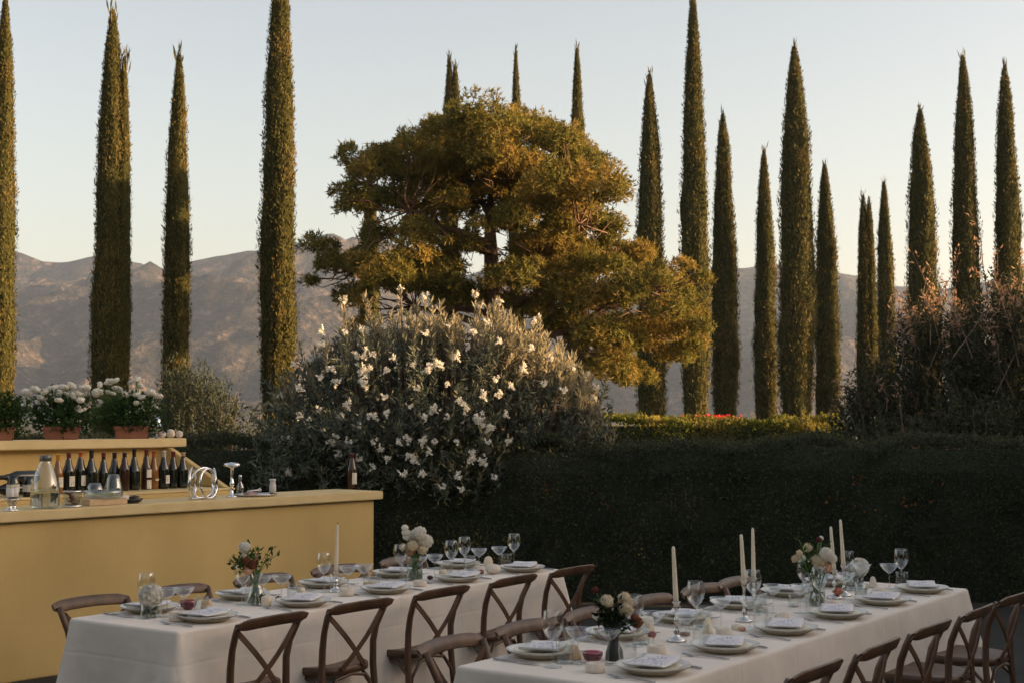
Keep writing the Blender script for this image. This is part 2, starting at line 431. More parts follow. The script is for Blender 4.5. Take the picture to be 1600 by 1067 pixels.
def vnoise(x, y, z):
    """smooth value noise, 0..1"""
    x, y, z = np.broadcast_arrays(np.asarray(x, float), np.asarray(y, float), np.asarray(z, float))
    xi, yi, zi = np.floor(x).astype(np.int64), np.floor(y).astype(np.int64), np.floor(z).astype(np.int64)
    fx, fy, fz = x - xi, y - yi, z - zi
    fx, fy, fz = [f * f * (3 - 2 * f) for f in (fx, fy, fz)]
    def h(a, b, c):
        n = (a * 374761393 + b * 668265263 + c * 2147483647) & 0x7fffffff
        n = (n ^ (n >> 13)) * 1274126177 & 0x7fffffff
        return _perm[(n ^ (n >> 16)) & 4095]
    r = 0
    for i in (0, 1):
        for j in (0, 1):
            for k in (0, 1):
                r = r + h(xi+i, yi+j, zi+k) * (fx if i else 1-fx) * (fy if j else 1-fy) * (fz if k else 1-fz)
    return r
def fbm(x, y, z, o=4):
    r, a, t = 0, 1, 0
    for k in range(o):
        r = r + a * vnoise(x * 2**k + 17*k, y * 2**k - 9*k, z * 2**k + 5*k); t += a; a *= 0.5
    return r / t

# ------------------------------------------------------------------ ground, mountains, air
g = MB(); g.add([(-2550, -120, 0), (2550, -120, 0), (2550, 3050, 0), (-2550, 3050, 0)], [(0, 1, 2, 3)])
structure(g.build('ground', M['ground']))

def hillmat():
    m, nt, out = nodes_of('mountain_scrub')
    b = nt.nodes.new('ShaderNodeBsdfPrincipled'); b.inputs['Roughness'].default_value = 0.95; b.inputs['Specular IOR Level'].default_value = 0.0
    tc = nt.nodes.new('ShaderNodeTexCoord')
    n1 = nt.nodes.new('ShaderNodeTexNoise'); n1.inputs['Scale'].default_value = 0.045; n1.inputs['Detail'].default_value = 12; n1.inputs['Roughness'].default_value = 0.78
    nt.links.new(tc.outputs['Object'], n1.inputs['Vector'])
    r = nt.nodes.new('ShaderNodeValToRGB'); e = r.color_ramp.elements
    e[0].position = 0.37; e[0].color = (0.014, 0.015, 0.014, 1); e[1].position = 0.54; e[1].color = (0.052, 0.044, 0.038, 1)
    x = e.new(0.66); x.color = (0.20, 0.14, 0.105, 1)
    nt.links.new(n1.outputs['Fac'], r.inputs['Fac']); nt.links.new(r.outputs[0], b.inputs['Base Color'])
    n2 = nt.nodes.new('ShaderNodeTexNoise'); n2.inputs['Scale'].default_value = 0.09; n2.inputs['Detail'].default_value = 10
    nt.links.new(tc.outputs['Object'], n2.inputs['Vector'])
    bp = nt.nodes.new('ShaderNodeBump'); bp.inputs['Strength'].default_value = 1.0; bp.inputs['Distance'].default_value = 9.0
    nt.links.new(n2.outputs['Fac'], bp.inputs['Height']); nt.links.new(bp.outputs[0], b.inputs['Normal'])
    nt.links.new(b.outputs[0], out.inputs['Surface'])
    return m
HM = hillmat()
def range_mesh(name, sky_px, Y, front, back, rough, nx=420, ny=110, seed=0.0):
    """a mountain range whose crest, at distance Y, follows the given skyline"""
    xs = np.array([(p - 800) * Y / F for p, _ in sky_px]); zs = np.array([(HOR - q) * Y / F + CH for _, q in sky_px])
    X = np.linspace(xs[0], xs[-1], nx); T = np.linspace(0, 1, ny)
    XX, TT = np.meshgrid(X, T)
    crest = np.interp(XX, xs, zs)
    tcrest = front / (front + back)
    d = np.where(TT < tcrest, TT / tcrest, (1 - TT) / (1 - tcrest))
    YY = Y - front + TT * (front + back) + (fbm(XX / 260, TT * 3 + seed, 0 * XX + seed, 3) - 0.5) * 260 * (1 - d)
    prof = d ** 1.1
    warp = 90 * (fbm(XX / 300 + seed, YY / 300, 0 * XX + seed, 2) - .5)
    g1 = 1 - 2 * np.abs(vnoise((XX + warp * 2) / 190 + seed, YY / 420, 0 * XX + seed) - 0.5)           # spurs and gullies running down the slope
    g2 = 1 - 2 * np.abs(vnoise((XX + warp) / 75 + seed, YY / 140, 0 * XX + seed + 9) - 0.5)
    fine = fbm(XX / 30, YY / 30, 0 * XX + seed + 5, 4) - 0.5
    env = np.sqrt(np.clip(4 * d * (1 - d), 0, 1)) * 0.9 + 0.045 * (d > .02)
    ZZ = crest * prof + rough * env * ((g1 - .62) * 170 + (g2 - .62) * 70 + fine * 42)
    ZZ = np.where(d <= 0.001, -3, ZZ)
    V = np.stack([XX, YY, ZZ], -1).reshape(-1, 3)
    idx = np.arange(nx * ny).reshape(ny, nx)
    Q = np.stack([idx[:-1, :-1], idx[:-1, 1:], idx[1:, 1:], idx[1:, :-1]], -1).reshape(-1, 4)
    o = link(name, np_mesh(name, V, Q, True), HM)
    return structure(o)
range_mesh('mountain_range', [(-1300, 470), (-700, 430), (-300, 400), (0, 385), (25, 388), (60, 403), (100, 406), (140, 402), (210, 412), (252, 417),
    (290, 404), (340, 390), (385, 382), (430, 383), (480, 378), (560, 386), (640, 410), (760, 436), (900, 452), (1040, 450), (1150, 432), (1215, 420), (1300, 420),
    (1350, 428), (1410, 446), (1500, 462), (1600, 478), (1900, 500), (2300, 520), (2900, 560)], 2200, 820, 600, 1.0, seed=1.3)
range_mesh('foothill', [(-900, 640), (-400, 632), (-100, 612), (25, 580), (120, 545), (200, 505), (262, 465), (310, 440), (370, 432), (430, 445),
    (500, 478), (600, 520), (760, 560), (900, 575), (1050, 590), (1250, 585), (1500, 600), (1900, 612), (2500, 640)], 1650, 460, 560, 0.75, seed=7.1)

hz = MB(); hz.box(-2600, 2600, -140, 3100, -5, 325)
hm, hnt, hout = nodes_of('haze_air')
pv = hnt.nodes.new('ShaderNodeVolumePrincipled'); pv.inputs['Color'].default_value = (0.56, 0.70, 0.96, 1)
pv.inputs['Density'].default_value = 0.00013; pv.inputs['Anisotropy'].default_value = 0.2
hnt.links.new(pv.outputs[0], hout.inputs['Volume'])
structure(hz.build('haze', hm), 'stuff')

# ------------------------------------------------------------------ cypresses
def cypress_crown(seed, H, R, lean=0.0, z0=0.25, shoots=(), fs=1.0):
    """foliage of a columnar cypress: a lumpy core and upright sprays on it"""
    rg = np.random.default_rng(seed)
    spec = [(0.0, H, R, z0)] + list(shoots)          # x offset, top, radius, bottom
    VV, QQ, CV, CQ = [], [], [], []
    off = coff = 0
    for (dx, h, r0, zb) in spec:
        def rad(t, a, z):
            base = r0 * np.minimum(1, 0.74 + 1.3 * t) * np.clip(1 - t ** 3.3, 0, 1) ** 0.74 + 0.012
            lump = 0.60 + 0.40 * vnoise(np.cos(a) * 1.7 + seed, np.sin(a) * 1.7, z * 0.55 + seed) + 0.24 * vnoise(np.cos(a) * 4 + 3, np.sin(a) * 4 + seed, z * 1.1) + 0.20 * vnoise(np.cos(a) * 9, np.sin(a) * 9 + seed, z * 2.6)
            return base * lump
        nz, na = int(h * 5), 18
        tt, aa = np.meshgrid(np.linspace(0, 1, nz), np.linspace(0, 2 * PI, na, endpoint=False), indexing='ij')
        zz = zb + tt * (h - zb)
        rr = rad(tt, aa, zz) * 0.86
        cx = dx + lean * zz
        CV.append(np.stack([cx + rr * np.cos(aa), rr * np.sin(aa), zz - 0.1 * (tt > 0.98)], -1).reshape(-1, 3))
        idx = np.arange(nz * na).reshape(nz, na); nx_ = np.roll(idx, -1, axis=1)
        CQ.append(np.stack([idx[:-1], nx_[:-1], nx_[1:], idx[1:]], -1).reshape(-1, 4) + coff); coff += nz * na
        n = int(2 * PI * r0 * (h - zb) * 530 / fs ** 2)
        t = rg.random(n) ** 1.08 * 0.995; a = rg.random(n) * 2 * PI; z = zb + t * (h - zb)
        r = rad(t, a, z) * (0.80 + 0.24 * rg.random(n) ** 2)
        P = np.stack([dx + lean * z + r * np.cos(a), r * np.sin(a), z], -1)
        out = np.stack([np.cos(a), np.sin(a), 0 * a], -1)
        D = out * (0.10 + 0.50 * rg.random((n, 1)) ** 2) + np.array([0, 0, 1.0]) + rg.normal(size=(n, 3)) * 0.28
        L = fs * (0.055 + 0.11 * rg.random(n) ** 1.5) * (0.55 + 0.5 * np.clip(r / 0.5 / fs, 0, 1))
        V, Q = leaves(P, D, L, L * 0.30, 0.12, rg, out, .5)
        VV.append(V); QQ.append(Q + off); off += len(V)
        k = 26                                        # the loose shoots at the very tip
        V, Q = leaves(np.stack([dx + lean * h + rg.normal(size=k) * 0.04, rg.normal(size=k) * 0.04, h - rg.random(k) * 0.55], -1),
                      np.stack([rg.normal(size=k) * 0.15, rg.normal(size=k) * 0.15, np.ones(k)], -1), 0.15 + rg.random(k) * 0.28, 0.035, 0.1, rg)
        VV.append(V); QQ.append(Q + off); off += len(V)
    return np.concatenate(VV), np.concatenate(QQ), np.concatenate(CV), np.concatenate(CQ)
CYP = [  # px, tip row, width px, distance, lean, extra shoots (dx px, tip row, width px, bottom row), label
    (-3, -14, 46, 35, 0, [], 'tall cypress cut by the left edge of the picture, lit all over'),
    (170, 6, 56, 28.6, -.006, [(19, 82, 26, 640)], 'tall cypress with a second shorter tip on its right, behind the white potted flowers'),
    (274, 78, 42, 30.8, 0, [], 'narrow cypress with a thin tip behind the grey olive bush on the left'),
    (433, -110, 56, 32, 0, [], 'thickest tall cypress left of the pine, its top beyond the frame'),
    (577, 262, 34, 40, 0, [], 'short cypress mostly hidden by the left side of the pine'),
    (701, 84, 32, 50, 0, [(9, 96, 20, 300)], 'cypress with a double tip rising above the middle left of the pine'),
    (806, 72, 25, 54, 0, [], 'thinnest cypress tip rising over the centre of the pine'),
    (903, 68, 32, 50, 0, [], 'cypress rising above the right shoulder of the pine'),
    (1017, 110, 46, 47, 0, [], 'cypress partly covered by the lower right boughs of the pine'),
    (1087, -22, 44, 45, 0, [(13, 318, 16, 560)], 'tall cypress right of the pine reaching past the top, small side shoot'),
    (1133, 174, 42, 48, -.002, [], 'medium cypress just right of the very tall one beside the pine'),
    (1197, 232, 36, 52, 0, [], 'small slender cypress standing alone left of the broad tall pair'),
    (1246, 66, 58, 47, .002, [], 'broad tall cypress right of centre, close beside a short one'),
    (1293, 254, 40, 49, -.004, [], 'short blunt cypress touching the broad tall one on its left'),
    (1352, 304, 26, 50, 0, [(9, 312, 24, 645)], 'low twin cypress with two even tips among the right shrubs'),
    (1386, 282, 30, 55, -.003, [], 'dark thin cypress just right of the low twin one'),
    (1444, 166, 52, 47, -.001, [], 'wide blunt cypress behind the dark shrubs on the right'),
    (1513, 80, 44, 48, -.001, [], 'tall cypress behind the bare pink twigs on the right'),
    (1579, 96, 44, 48, -.001, [], 'tall cypress nearest the right edge of the picture'),
]
for i, (px, tip, w, Y, lean, extra, lab) in enumerate(CYP):
    s = Y / F
    H = (HOR - tip) * s + CH
    ex = [(dx * s, (HOR - tr) * s + CH, w2 * s / 2, max(0.25, (HOR - br) * s + CH)) for dx, tr, w2, br in extra]
    rc = random.Random(500 + i); Rm = w * s / 2
    for k in range(rc.randint(4, 7)):
        top = H * rc.uniform(.25, .88); tt = top / H
        rr = Rm * (1 - tt ** 3.3) ** .74
        ex.append((rc.choice((-1, 1)) * rr * rc.uniform(.35, .62) + lean * 0, top, rr * rc.uniform(.38, .55), max(.85, top - rc.uniform(1.6, 4.5) * Y / 46)))
    t = thing('cypress_tree', lab, 'cypress', ((px - 800) * s - lean * H * 0.5, Y, 0), 0, 'cypresses in the garden behind the hedge')
    V, Q, CV, CQ = cypress_crown(100 + i, H, w * s / 2, lean, 0.85, ex, min(1.0, Y / 46))
    cr = link('crown', np_mesh('crown', V, Q), M['cypress'], t)
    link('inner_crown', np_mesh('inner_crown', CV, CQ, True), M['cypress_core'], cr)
    MB().tube([(0, 0, 0), (lean * H * .4, 0, H * .4), (lean * H * .8, 0, H * .8)], [.18, .12, .03], 7).build('trunk', M['twig'], t, True)

# ------------------------------------------------------------------ the pine
PY = 28.0
lobes = [(690,192,50),(757,186,52),(820,192,48),(868,212,42),(908,240,42),(935,292,40),(950,352,38),(642,216,42),(602,240,36),(572,276,32),(543,302,22),
 (722,245,56),(800,252,56),(862,284,52),(900,342,48),(662,288,50),(612,318,42),(560,330,26),(702,322,44),(650,360,44),(722,384,34),(690,420,34),
 (866,372,46),(905,412,50),(952,412,42),(985,402,32),(866,446,38),(925,470,52),(982,460,48),(1032,450,38),(1062,478,36),(1087,500,26),(1040,520,42),
 (980,530,52),(925,528,46),(1000,582,34),(958,570,36),(1060,560,32),(1090,540,22),(498,392,24),(522,420,30),(562,410,30),(602,432,36),(642,452,36),(488,440,18),
 (552,462,36),(700,466,32),(790,476,26),(880,510,30),(760,300,40),(640,400,34),(590,370,26),(800,345,32),(825,400,34),(700,270,46),(640,260,44),(770,230,46),(830,320,44),(680,440,34),(800,440,34),(840,490,34),(720,455,30)]
pt = thing('pine_tree', 'broad round umbrella pine glowing in low sun behind the flowering shrub', 'pine', ((772 - 800) * PY / F, PY, 0))
px0 = pt.location.x
rg = np.random.default_rng(11)
LB = []
lobes = lobes + [(a + rg.normal() * 30, b + rg.normal() * 24, r * rg.uniform(.35, .6)) for (a, b, r) in lobes if r > 30]
for (a, b, r) in lobes:
    if b < 270: b += 15
    for k in range(3):
        dy = (rg.uniform(-2.2, -.4), rg.uniform(-.4, 1.2), rg.uniform(1.2, 2.8))[k]
        if k == 2 and r < 26: continue
        p = at_depth(a + rg.normal() * 6, b + rg.normal() * 5, PY + dy)
        LB.append((p.x - px0, dy, p.z, r * 1.0 * PY / F * rg.choice([.55, .68, .82, .98, 1.08])))
tw = MB(); trunk = MB()
zf = at_depth(772, 400, PY).z
trunk.tube([(0.1, 0, 0), (0.02, 0, 1.4), (0, 0, 2.6), (-0.06, 0, zf), (-0.1, 0.1, zf + 0.9), (0.05, 0.1, zf + 1.7)], [.26, .22, .19, .14, .09, .04], 10)
TR = trunk.build('trunk', M['bark'], pt, True)
limb_ends = [(575, 290, -.8), (640, 330, -1.2), (560, 420, .4), (690, 220, .6), (800, 215, -.5), (880, 260, .4), (905, 350, -1.2), (960, 400, .3), (1000, 450, -.4), (920, 470, .8), (640, 440, .9)]
hubs = []
for (a, b, dy) in limb_ends:
    e = at_depth(a, b, PY + dy); e = Vector((e.x - px0, dy, e.z))
    zs = max(1.6, min(zf + 0.6, e.z - abs(e.x) * 0.45))
    s0 = Vector((0, 0, zs)); mid = s0.lerp(e, .5) + Vector((rg.normal() * .15, rg.normal() * .15, -0.18))
    q1 = s0.lerp(mid, .5) + Vector((0, 0, .05))
    MB().tube([s0, q1, mid, mid.lerp(e, .6) + Vector((0, 0, .1)), e], [.085, .07, .05, .03, .01], 7).build('limb', M['bark'], pt, True)
    hubs += [s0, q1, mid, e]
for (x, y, z, r) in LB:
    c = Vector((x, y, z))
    hsb = min(hubs, key=lambda h: (h - c).length + max(0, h.z - c.z) * .6)
    for k in range(2):
        e = c + Vector(rg.normal(size=3)) * r * .5; j1 = Vector(rg.normal(size=3)) * .12; j2 = Vector(rg.normal(size=3)) * .10
        tw.tube([hsb, hsb.lerp(e, .35) + Vector((0, 0, -.10)) + j1, hsb.lerp(e, .7) + Vector((0, 0, -.06)) + j2, e], [.018, .013, .009, .004], 4, False)
tw.build('branchlet', M['bark'], pt, True)['kind'] = 'stuff'
Pn, Dn, Ln, Nn = [], [], [], []
for (x, y, z, r) in LB:
    n = int(350 * (r / 0.55) ** 1.8)
    u = unit(rg.normal(size=(n, 3))); u[:, 2] = np.abs(u[:, 2]) * 1.0 - 0.30 * rg.random(n) * 2
    u = unit(u)
    rad = r * (0.55 + 0.5 * rg.random((n, 1)) ** 0.6) * (0.65 + 0.7 * vnoise(u[:, :1] * 2.2 + x * 3, u[:, 1:2] * 2.2 + y * 3, u[:, 2:] * 2.2 + z * 3))
    c = np.array([x, y, z]) + u * rad * np.array([1, 1, .82])
    k = 6
    ax = unit(u * 0.8 + np.array([0, 0, .7]) + rg.normal(size=(n, 3)) * .3)
    C = np.repeat(c, k, 0); A = np.repeat(ax, k, 0)
    D = unit(A * 0.55 + unit(rg.normal(size=(n * k, 3))) * 0.9)
    Pn.append(C - D * 0.01); Dn.append(D); Ln.append(rg.uniform(.075, .15, n * k)); Nn.append(np.repeat(u + np.array([0, 0, .25]), k, 0))
Pn, Dn, Ln = np.concatenate(Pn), np.concatenate(Dn), np.concatenate(Ln)
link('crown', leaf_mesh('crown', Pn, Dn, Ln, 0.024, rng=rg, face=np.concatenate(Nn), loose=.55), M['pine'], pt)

# ------------------------------------------------------------------ shrubs and hedges
def shoots_in(rg, n, c, rad, zmin, zmax_fun, inner=0.35):
    """shoot tips spread through a bushy volume, mostly near its skin, and the way each grows"""
    u = unit(rg.normal(size=(n, 3))); q = (inner + (1 - inner) * rg.random((n, 1)) ** 0.45)
    lump = 0.82 + 0.36 * vnoise(u[:, :1] * 2.5 + 5, u[:, 1:2] * 2.5 + 2, u[:, 2:] * 2.5)
    T = np.array(c) + u * q * lump * np.array(rad)
    T = T[T[:, 2] > zmin]; uu = unit(T - np.array(c))
    return T, unit(uu * np.array([.8, .8, .5]) + np.array([0, 0, .75]) + rg.normal(size=T.shape) * .25)
def shoot_leaves(rg, T, G, per, span, L, W, droop=0.9):
    n = len(T); k = per
    f = rg.random((n, k, 1)); base = T[:, None, :] - G[:, None, :] * f * span
    D = G[:, None, :] * (0.55 + .5 * (1 - f)) + unit(rg.normal(size=(n * k, 3))).reshape(n, k, 3) * droop
    return base.reshape(-1, 3), D.reshape(-1, 3), rg.uniform(.65, 1.2, n * k) * L, W
rg = np.random.default_rng(21)
OX, OY = at_depth(682, 600, 14.0).x, 14.0
ol = thing('oleander_shrub', 'large grey-green shrub full of white blossom in front of the pine', 'flowering shrub', (OX, OY, 0))
T, G = shoots_in(rg, 3900, (0, 0, 1.25), (1.80, 1.2, 1.45), 0.72, None)
keep = ~((T[:, 0] > 0.9) & (T[:, 2] > 2.45 - (T[:, 0] - 0.9) * 0.55))
keep &= ~((T[:, 2] < 0.98 + .25 * vnoise(T[:, 0] * 3, T[:, 1], 0 * T[:, 0])))
keep &= ~((T[:, 2] < 1.55) & (T[:, 0] > .50 + (T[:, 2] - 1.0) * .75) & (T[:, 1] < .25))
T, G = T[keep], G[keep]
n_ = 120                                                       # boughs hanging over the hedge on the left
Tl = np.stack([rg.uniform(-1.6, -.55, n_), rg.uniform(-1.25, -.85, n_), rg.uniform(1.08, 1.75, n_)], -1)
T = np.concatenate([T, Tl]); G = np.concatenate([G, unit(np.stack([rg.normal(size=n_) * .4 - .2, -.5 + rg.normal(size=n_) * .3, .3 + rg.normal(size=n_) * .4], -1))])
P, D, L, W = shoot_leaves(rg, T, G, 15, .26, .085, .019)
link('foliage', leaf_mesh('foliage', P, D, L, W, rng=rg), M['oleander'], ol)
# young shoots standing along the top, low sun put into their pale colour
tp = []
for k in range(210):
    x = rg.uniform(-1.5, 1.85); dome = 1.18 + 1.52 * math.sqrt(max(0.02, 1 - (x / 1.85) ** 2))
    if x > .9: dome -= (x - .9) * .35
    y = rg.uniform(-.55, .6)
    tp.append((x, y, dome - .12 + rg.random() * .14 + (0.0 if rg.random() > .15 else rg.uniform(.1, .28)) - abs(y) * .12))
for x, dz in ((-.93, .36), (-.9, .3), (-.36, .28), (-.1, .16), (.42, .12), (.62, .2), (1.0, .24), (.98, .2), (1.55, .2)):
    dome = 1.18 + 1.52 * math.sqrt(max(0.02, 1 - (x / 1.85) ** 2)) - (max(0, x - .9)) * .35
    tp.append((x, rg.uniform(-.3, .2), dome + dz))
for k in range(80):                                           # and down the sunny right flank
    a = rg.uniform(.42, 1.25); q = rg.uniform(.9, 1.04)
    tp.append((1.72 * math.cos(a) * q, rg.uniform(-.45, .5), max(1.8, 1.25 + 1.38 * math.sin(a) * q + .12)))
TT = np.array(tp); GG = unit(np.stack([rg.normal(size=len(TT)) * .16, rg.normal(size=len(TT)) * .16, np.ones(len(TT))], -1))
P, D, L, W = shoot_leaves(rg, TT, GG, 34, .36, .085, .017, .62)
link('lit_young_foliage', leaf_mesh('lit_young_foliage', P, D, L, W, rng=rg), M['oleander_lit_top'], ol)
st = MB()
for k in range(len(TT) - 80):
    e = Vector(TT[k]); st.tube([Vector((e.x * .8, e.y * .5, e.z * .55)), Vector((e.x * .92, e.y * .85, e.z * .78)), e], [.014, .009, .004], 4, False)
for k in range(14):
    a = rg.uniform(0, 2 * PI); q = rg.random() ** .5
    st.tube([(.18 * math.cos(a), .18 * math.sin(a), 0), (.5 * q * math.cos(a), .2 * q * math.sin(a), .9), (1.2 * q * math.cos(a), .4 * q * math.sin(a), 1.9)], [.03, .022, .01], 5, False)
st.build('stem', M['twig'], ol, True)['kind'] = 'stuff'
def blossom_mesh(rg, n, spread, size):
    Vs, Qs, off = [], [], 0
    for k in range(n):
        c = np.array([rg.normal() * spread, rg.normal() * spread * .8, rg.normal() * spread])
        ax = unit(np.array([[rg.normal() * .6, -1 + rg.normal() * .4, .4 + rg.normal() * .5]]))[0]
        a1 = unit(np.cross(ax, [[0, 0, 1.0]]))[0]; a2 = np.cross(ax, a1)
        th = np.arange(5) * 2 * PI / 5 + rg.random() * 2
        D = np.outer(np.cos(th), a1) + np.outer(np.sin(th), a2) + ax * .25
        V, Q = leaves(np.repeat(c[None], 5, 0), D, size, size * .75, .1, rg)
        Vs.append(V); Qs.append(Q + off); off += len(V)
    return np_mesh('flower_cluster', np.concatenate(Vs), np.concatenate(Qs))
BL = [blossom_mesh(rg, n, s, z) for n, s, z in ((11, .020, .027), (9, .018, .026), (6, .016, .025), (18, .030, .027))]
for b in BL: b.materials.append(M['white_petal'])
spots = [(572,578,3),(570,600,3),(572,556,0),(677,640,3),(665,652,1),(750,658,3),(766,670,1),(755,722,3),(740,714,0),(640,685,0),(662,690,1),(560,555,1),(585,553,0),(605,580,1),
 (625,690,1),(606,646,1),(585,648,0),(500,540,0),(485,565,0),(470,605,1),(505,518,1),(455,690,0),(445,685,1),(528,598,1),(546,632,1),(522,690,0),(545,690,2),(594,700,2),(607,717,1),
 (584,730,2),(640,713,1),(650,718,1),(672,705,1),(685,565,1),(670,578,0),(648,570,1),(690,572,1),(720,625,1),(730,637,0),(757,618,1),(780,618,0),(800,603,1),(775,593,2),(792,647,1),(795,690,1),
 (762,690,2),(773,745,2),(738,718,1),(692,760,2),(720,764,2),(715,742,2),(662,738,1),(480,735,2),(428,740,2),(454,737,1),(425,715,2),(716,557,1),(652,607,2),(540,520,2),(575,518,1),(600,512,2),
 (665,522,2),(700,510,2),(740,520,2),(780,535,2),(830,545,2),(860,560,2),(850,600,2),(880,610,2),(820,575,1),(615,560,2),(500,590,2),(520,575,0),(535,650,2),(560,665,2),(500,640,2),(485,660,1),
 (470,650,2),(505,670,2),(530,710,2),(560,715,2),(440,620,2),(460,570,2),(600,620,2),(640,635,2),(700,650,2),(715,690,2),(700,600,2),(680,690,2),(630,740,2),(585,690,2)]
for (a, b, k) in spots:
    p = None
    for Y in np.linspace(12.6, 14.4, 40):                       # walk in until the skin of the shrub
        q = at_depth(a, b, Y); l = ((q.x - OX) / 1.74) ** 2 + ((Y - OY) / 1.18) ** 2 + ((q.z - 1.25) / 1.45) ** 2
        if l < 1.0 or (q.z < 1.2 and l < 1.25): p = q; break
    if p is None: p = at_depth(a, b, 13.5)
    o = link('flower_cluster', BL[k], None, ol)
    o.location = (p.x - OX, p.y - OY - .05, p.z); o.rotation_euler = (rg.normal() * .3, rg.normal() * .8, rg.normal() * .4)
    q = rg.uniform(.8, 1.15); o.scale = (q, q, q)
for k in range(26):                                            # and on the tips of the top shoots
    e = TT[rg.integers(len(TT)) if k < 17 else len(TT) - 89 + k % 9]
    o = link('flower_cluster', BL[2], None, ol); o.location = tuple(e); o.rotation_euler = (rg.normal() * .4, rg.normal(), rg.normal())

def bush(name, label, cat, X, Y, c, rad, n, per, span, L, W, mat, seed, stemmat, zmin=.1, extra=None, stems=26, group=None):
    rg = np.random.default_rng(seed)
    t = thing(name, label, cat, (X, Y, 0), 0, group)
    T, G = shoots_in(rg, n, c, rad, zmin, None)
    P, D, Ln, Wd = shoot_leaves(rg, T, G, per, span, L, W)
    link('foliage', leaf_mesh('foliage', P, D, Ln, Wd, rng=rg), mat, t)
    s = MB()
    for k in rg.permutation(len(T))[:stems]:
        e = Vector(T[k]); s.tube([(e.x * .15, e.y * .15, 0), (e.x * .55, e.y * .55, e.z * .55), e], [.02, .012, .004], 4, False)
    s.build('stem', stemmat, t, True)['kind'] = 'stuff'
    return t, T, G, rg
p = at_depth(306, 620, 16.4)
bush('olive_bush', 'grey rounded olive bush behind the bar, left of the white shrub', 'bush', p.x, 16.4, (0, 0, 1.30), (.62, .6, 1.12), 1700, 16, .34, .062, .012, M['olive'], 31, M['twig'], .2)
p = at_depth(408, 640, 15.6)
bush('garden_bush', 'thin dark bush filling the gap at the left foot of the white shrub', 'bush', p.x, 15.6, (0, 0, 1.0), (.45, .5, .85), 300, 14, .3, .07, .014, M['olive'], 32, M['twig'], .2)
for (a, top, Y, rx, n, lab, pink, sd) in ((1372, 560, 17.2, .62, 900, 'wispy grey shrub at the left end of the dark thicket', .15, 41), (1470, 450, 17.6, .95, 1700, 'tall dark shrub with pink dry tips right of the twin cypress', .35, 42),
                                      (1585, 425, 16.8, .95, 1600, 'dark shrub with long bare pink twigs at the right edge', .5, 43), (1530, 600, 16.0, 1.1, 900, 'low dark green shrub in front of the pink-tipped thicket', 0, 44),
                                      (1395, 640, 16.0, .9, 700, 'low dark shrub behind the right part of the hedge', 0, 45)):
    p = at_depth(a, top, Y); hh = p.z
    t, T, G, rg = bush('thicket_shrub', lab, 'shrub', p.x, Y, (0, 0, hh * .5), (rx, .7, hh * .5), n, 16, .3, .072, .022, M['scrub'], sd, M['twig'], .15, group='shrubs at the right behind the hedge')
    if pink:
        tw = MB(); pp, pd = [], []
        for k in range(int(330 * pink)):
            i = rg.integers(len(T)); e = Vector(T[i])
            if e.z < hh * .66: continue
            d = Vector((rg.normal() * .5, rg.normal() * .4, .8 + rg.random())).normalized()
            l = rg.uniform(.25, .75) * (1.0 if pink > .3 else .5); mid = e + d * l * .5 + Vector(rg.normal(size=3)) * .05; tip = e + d * l + Vector((rg.normal() * .1, 0, 0))
            tw.tube([e - d * .4, e, mid, tip], [.006, .006, .0045, .002], 4, False)
            for j in range(22):
                f = rg.random(); pp.append(list(e.lerp(tip, f) + Vector(rg.normal(size=3)) * .02)); pd.append(list(d * .6 + Vector(rg.normal(size=3)) * .7))
        if pp:
            tw.build('bare_twig', M['pinktwig'], t, True)['kind'] = 'stuff'
            link('sun_tint_foliage', leaf_mesh('sun_tint_foliage', np.array(pp), np.array(pd), rg.uniform(.03, .085, len(pp)), .028, rng=rg), M['scrub_sunlit'], t)

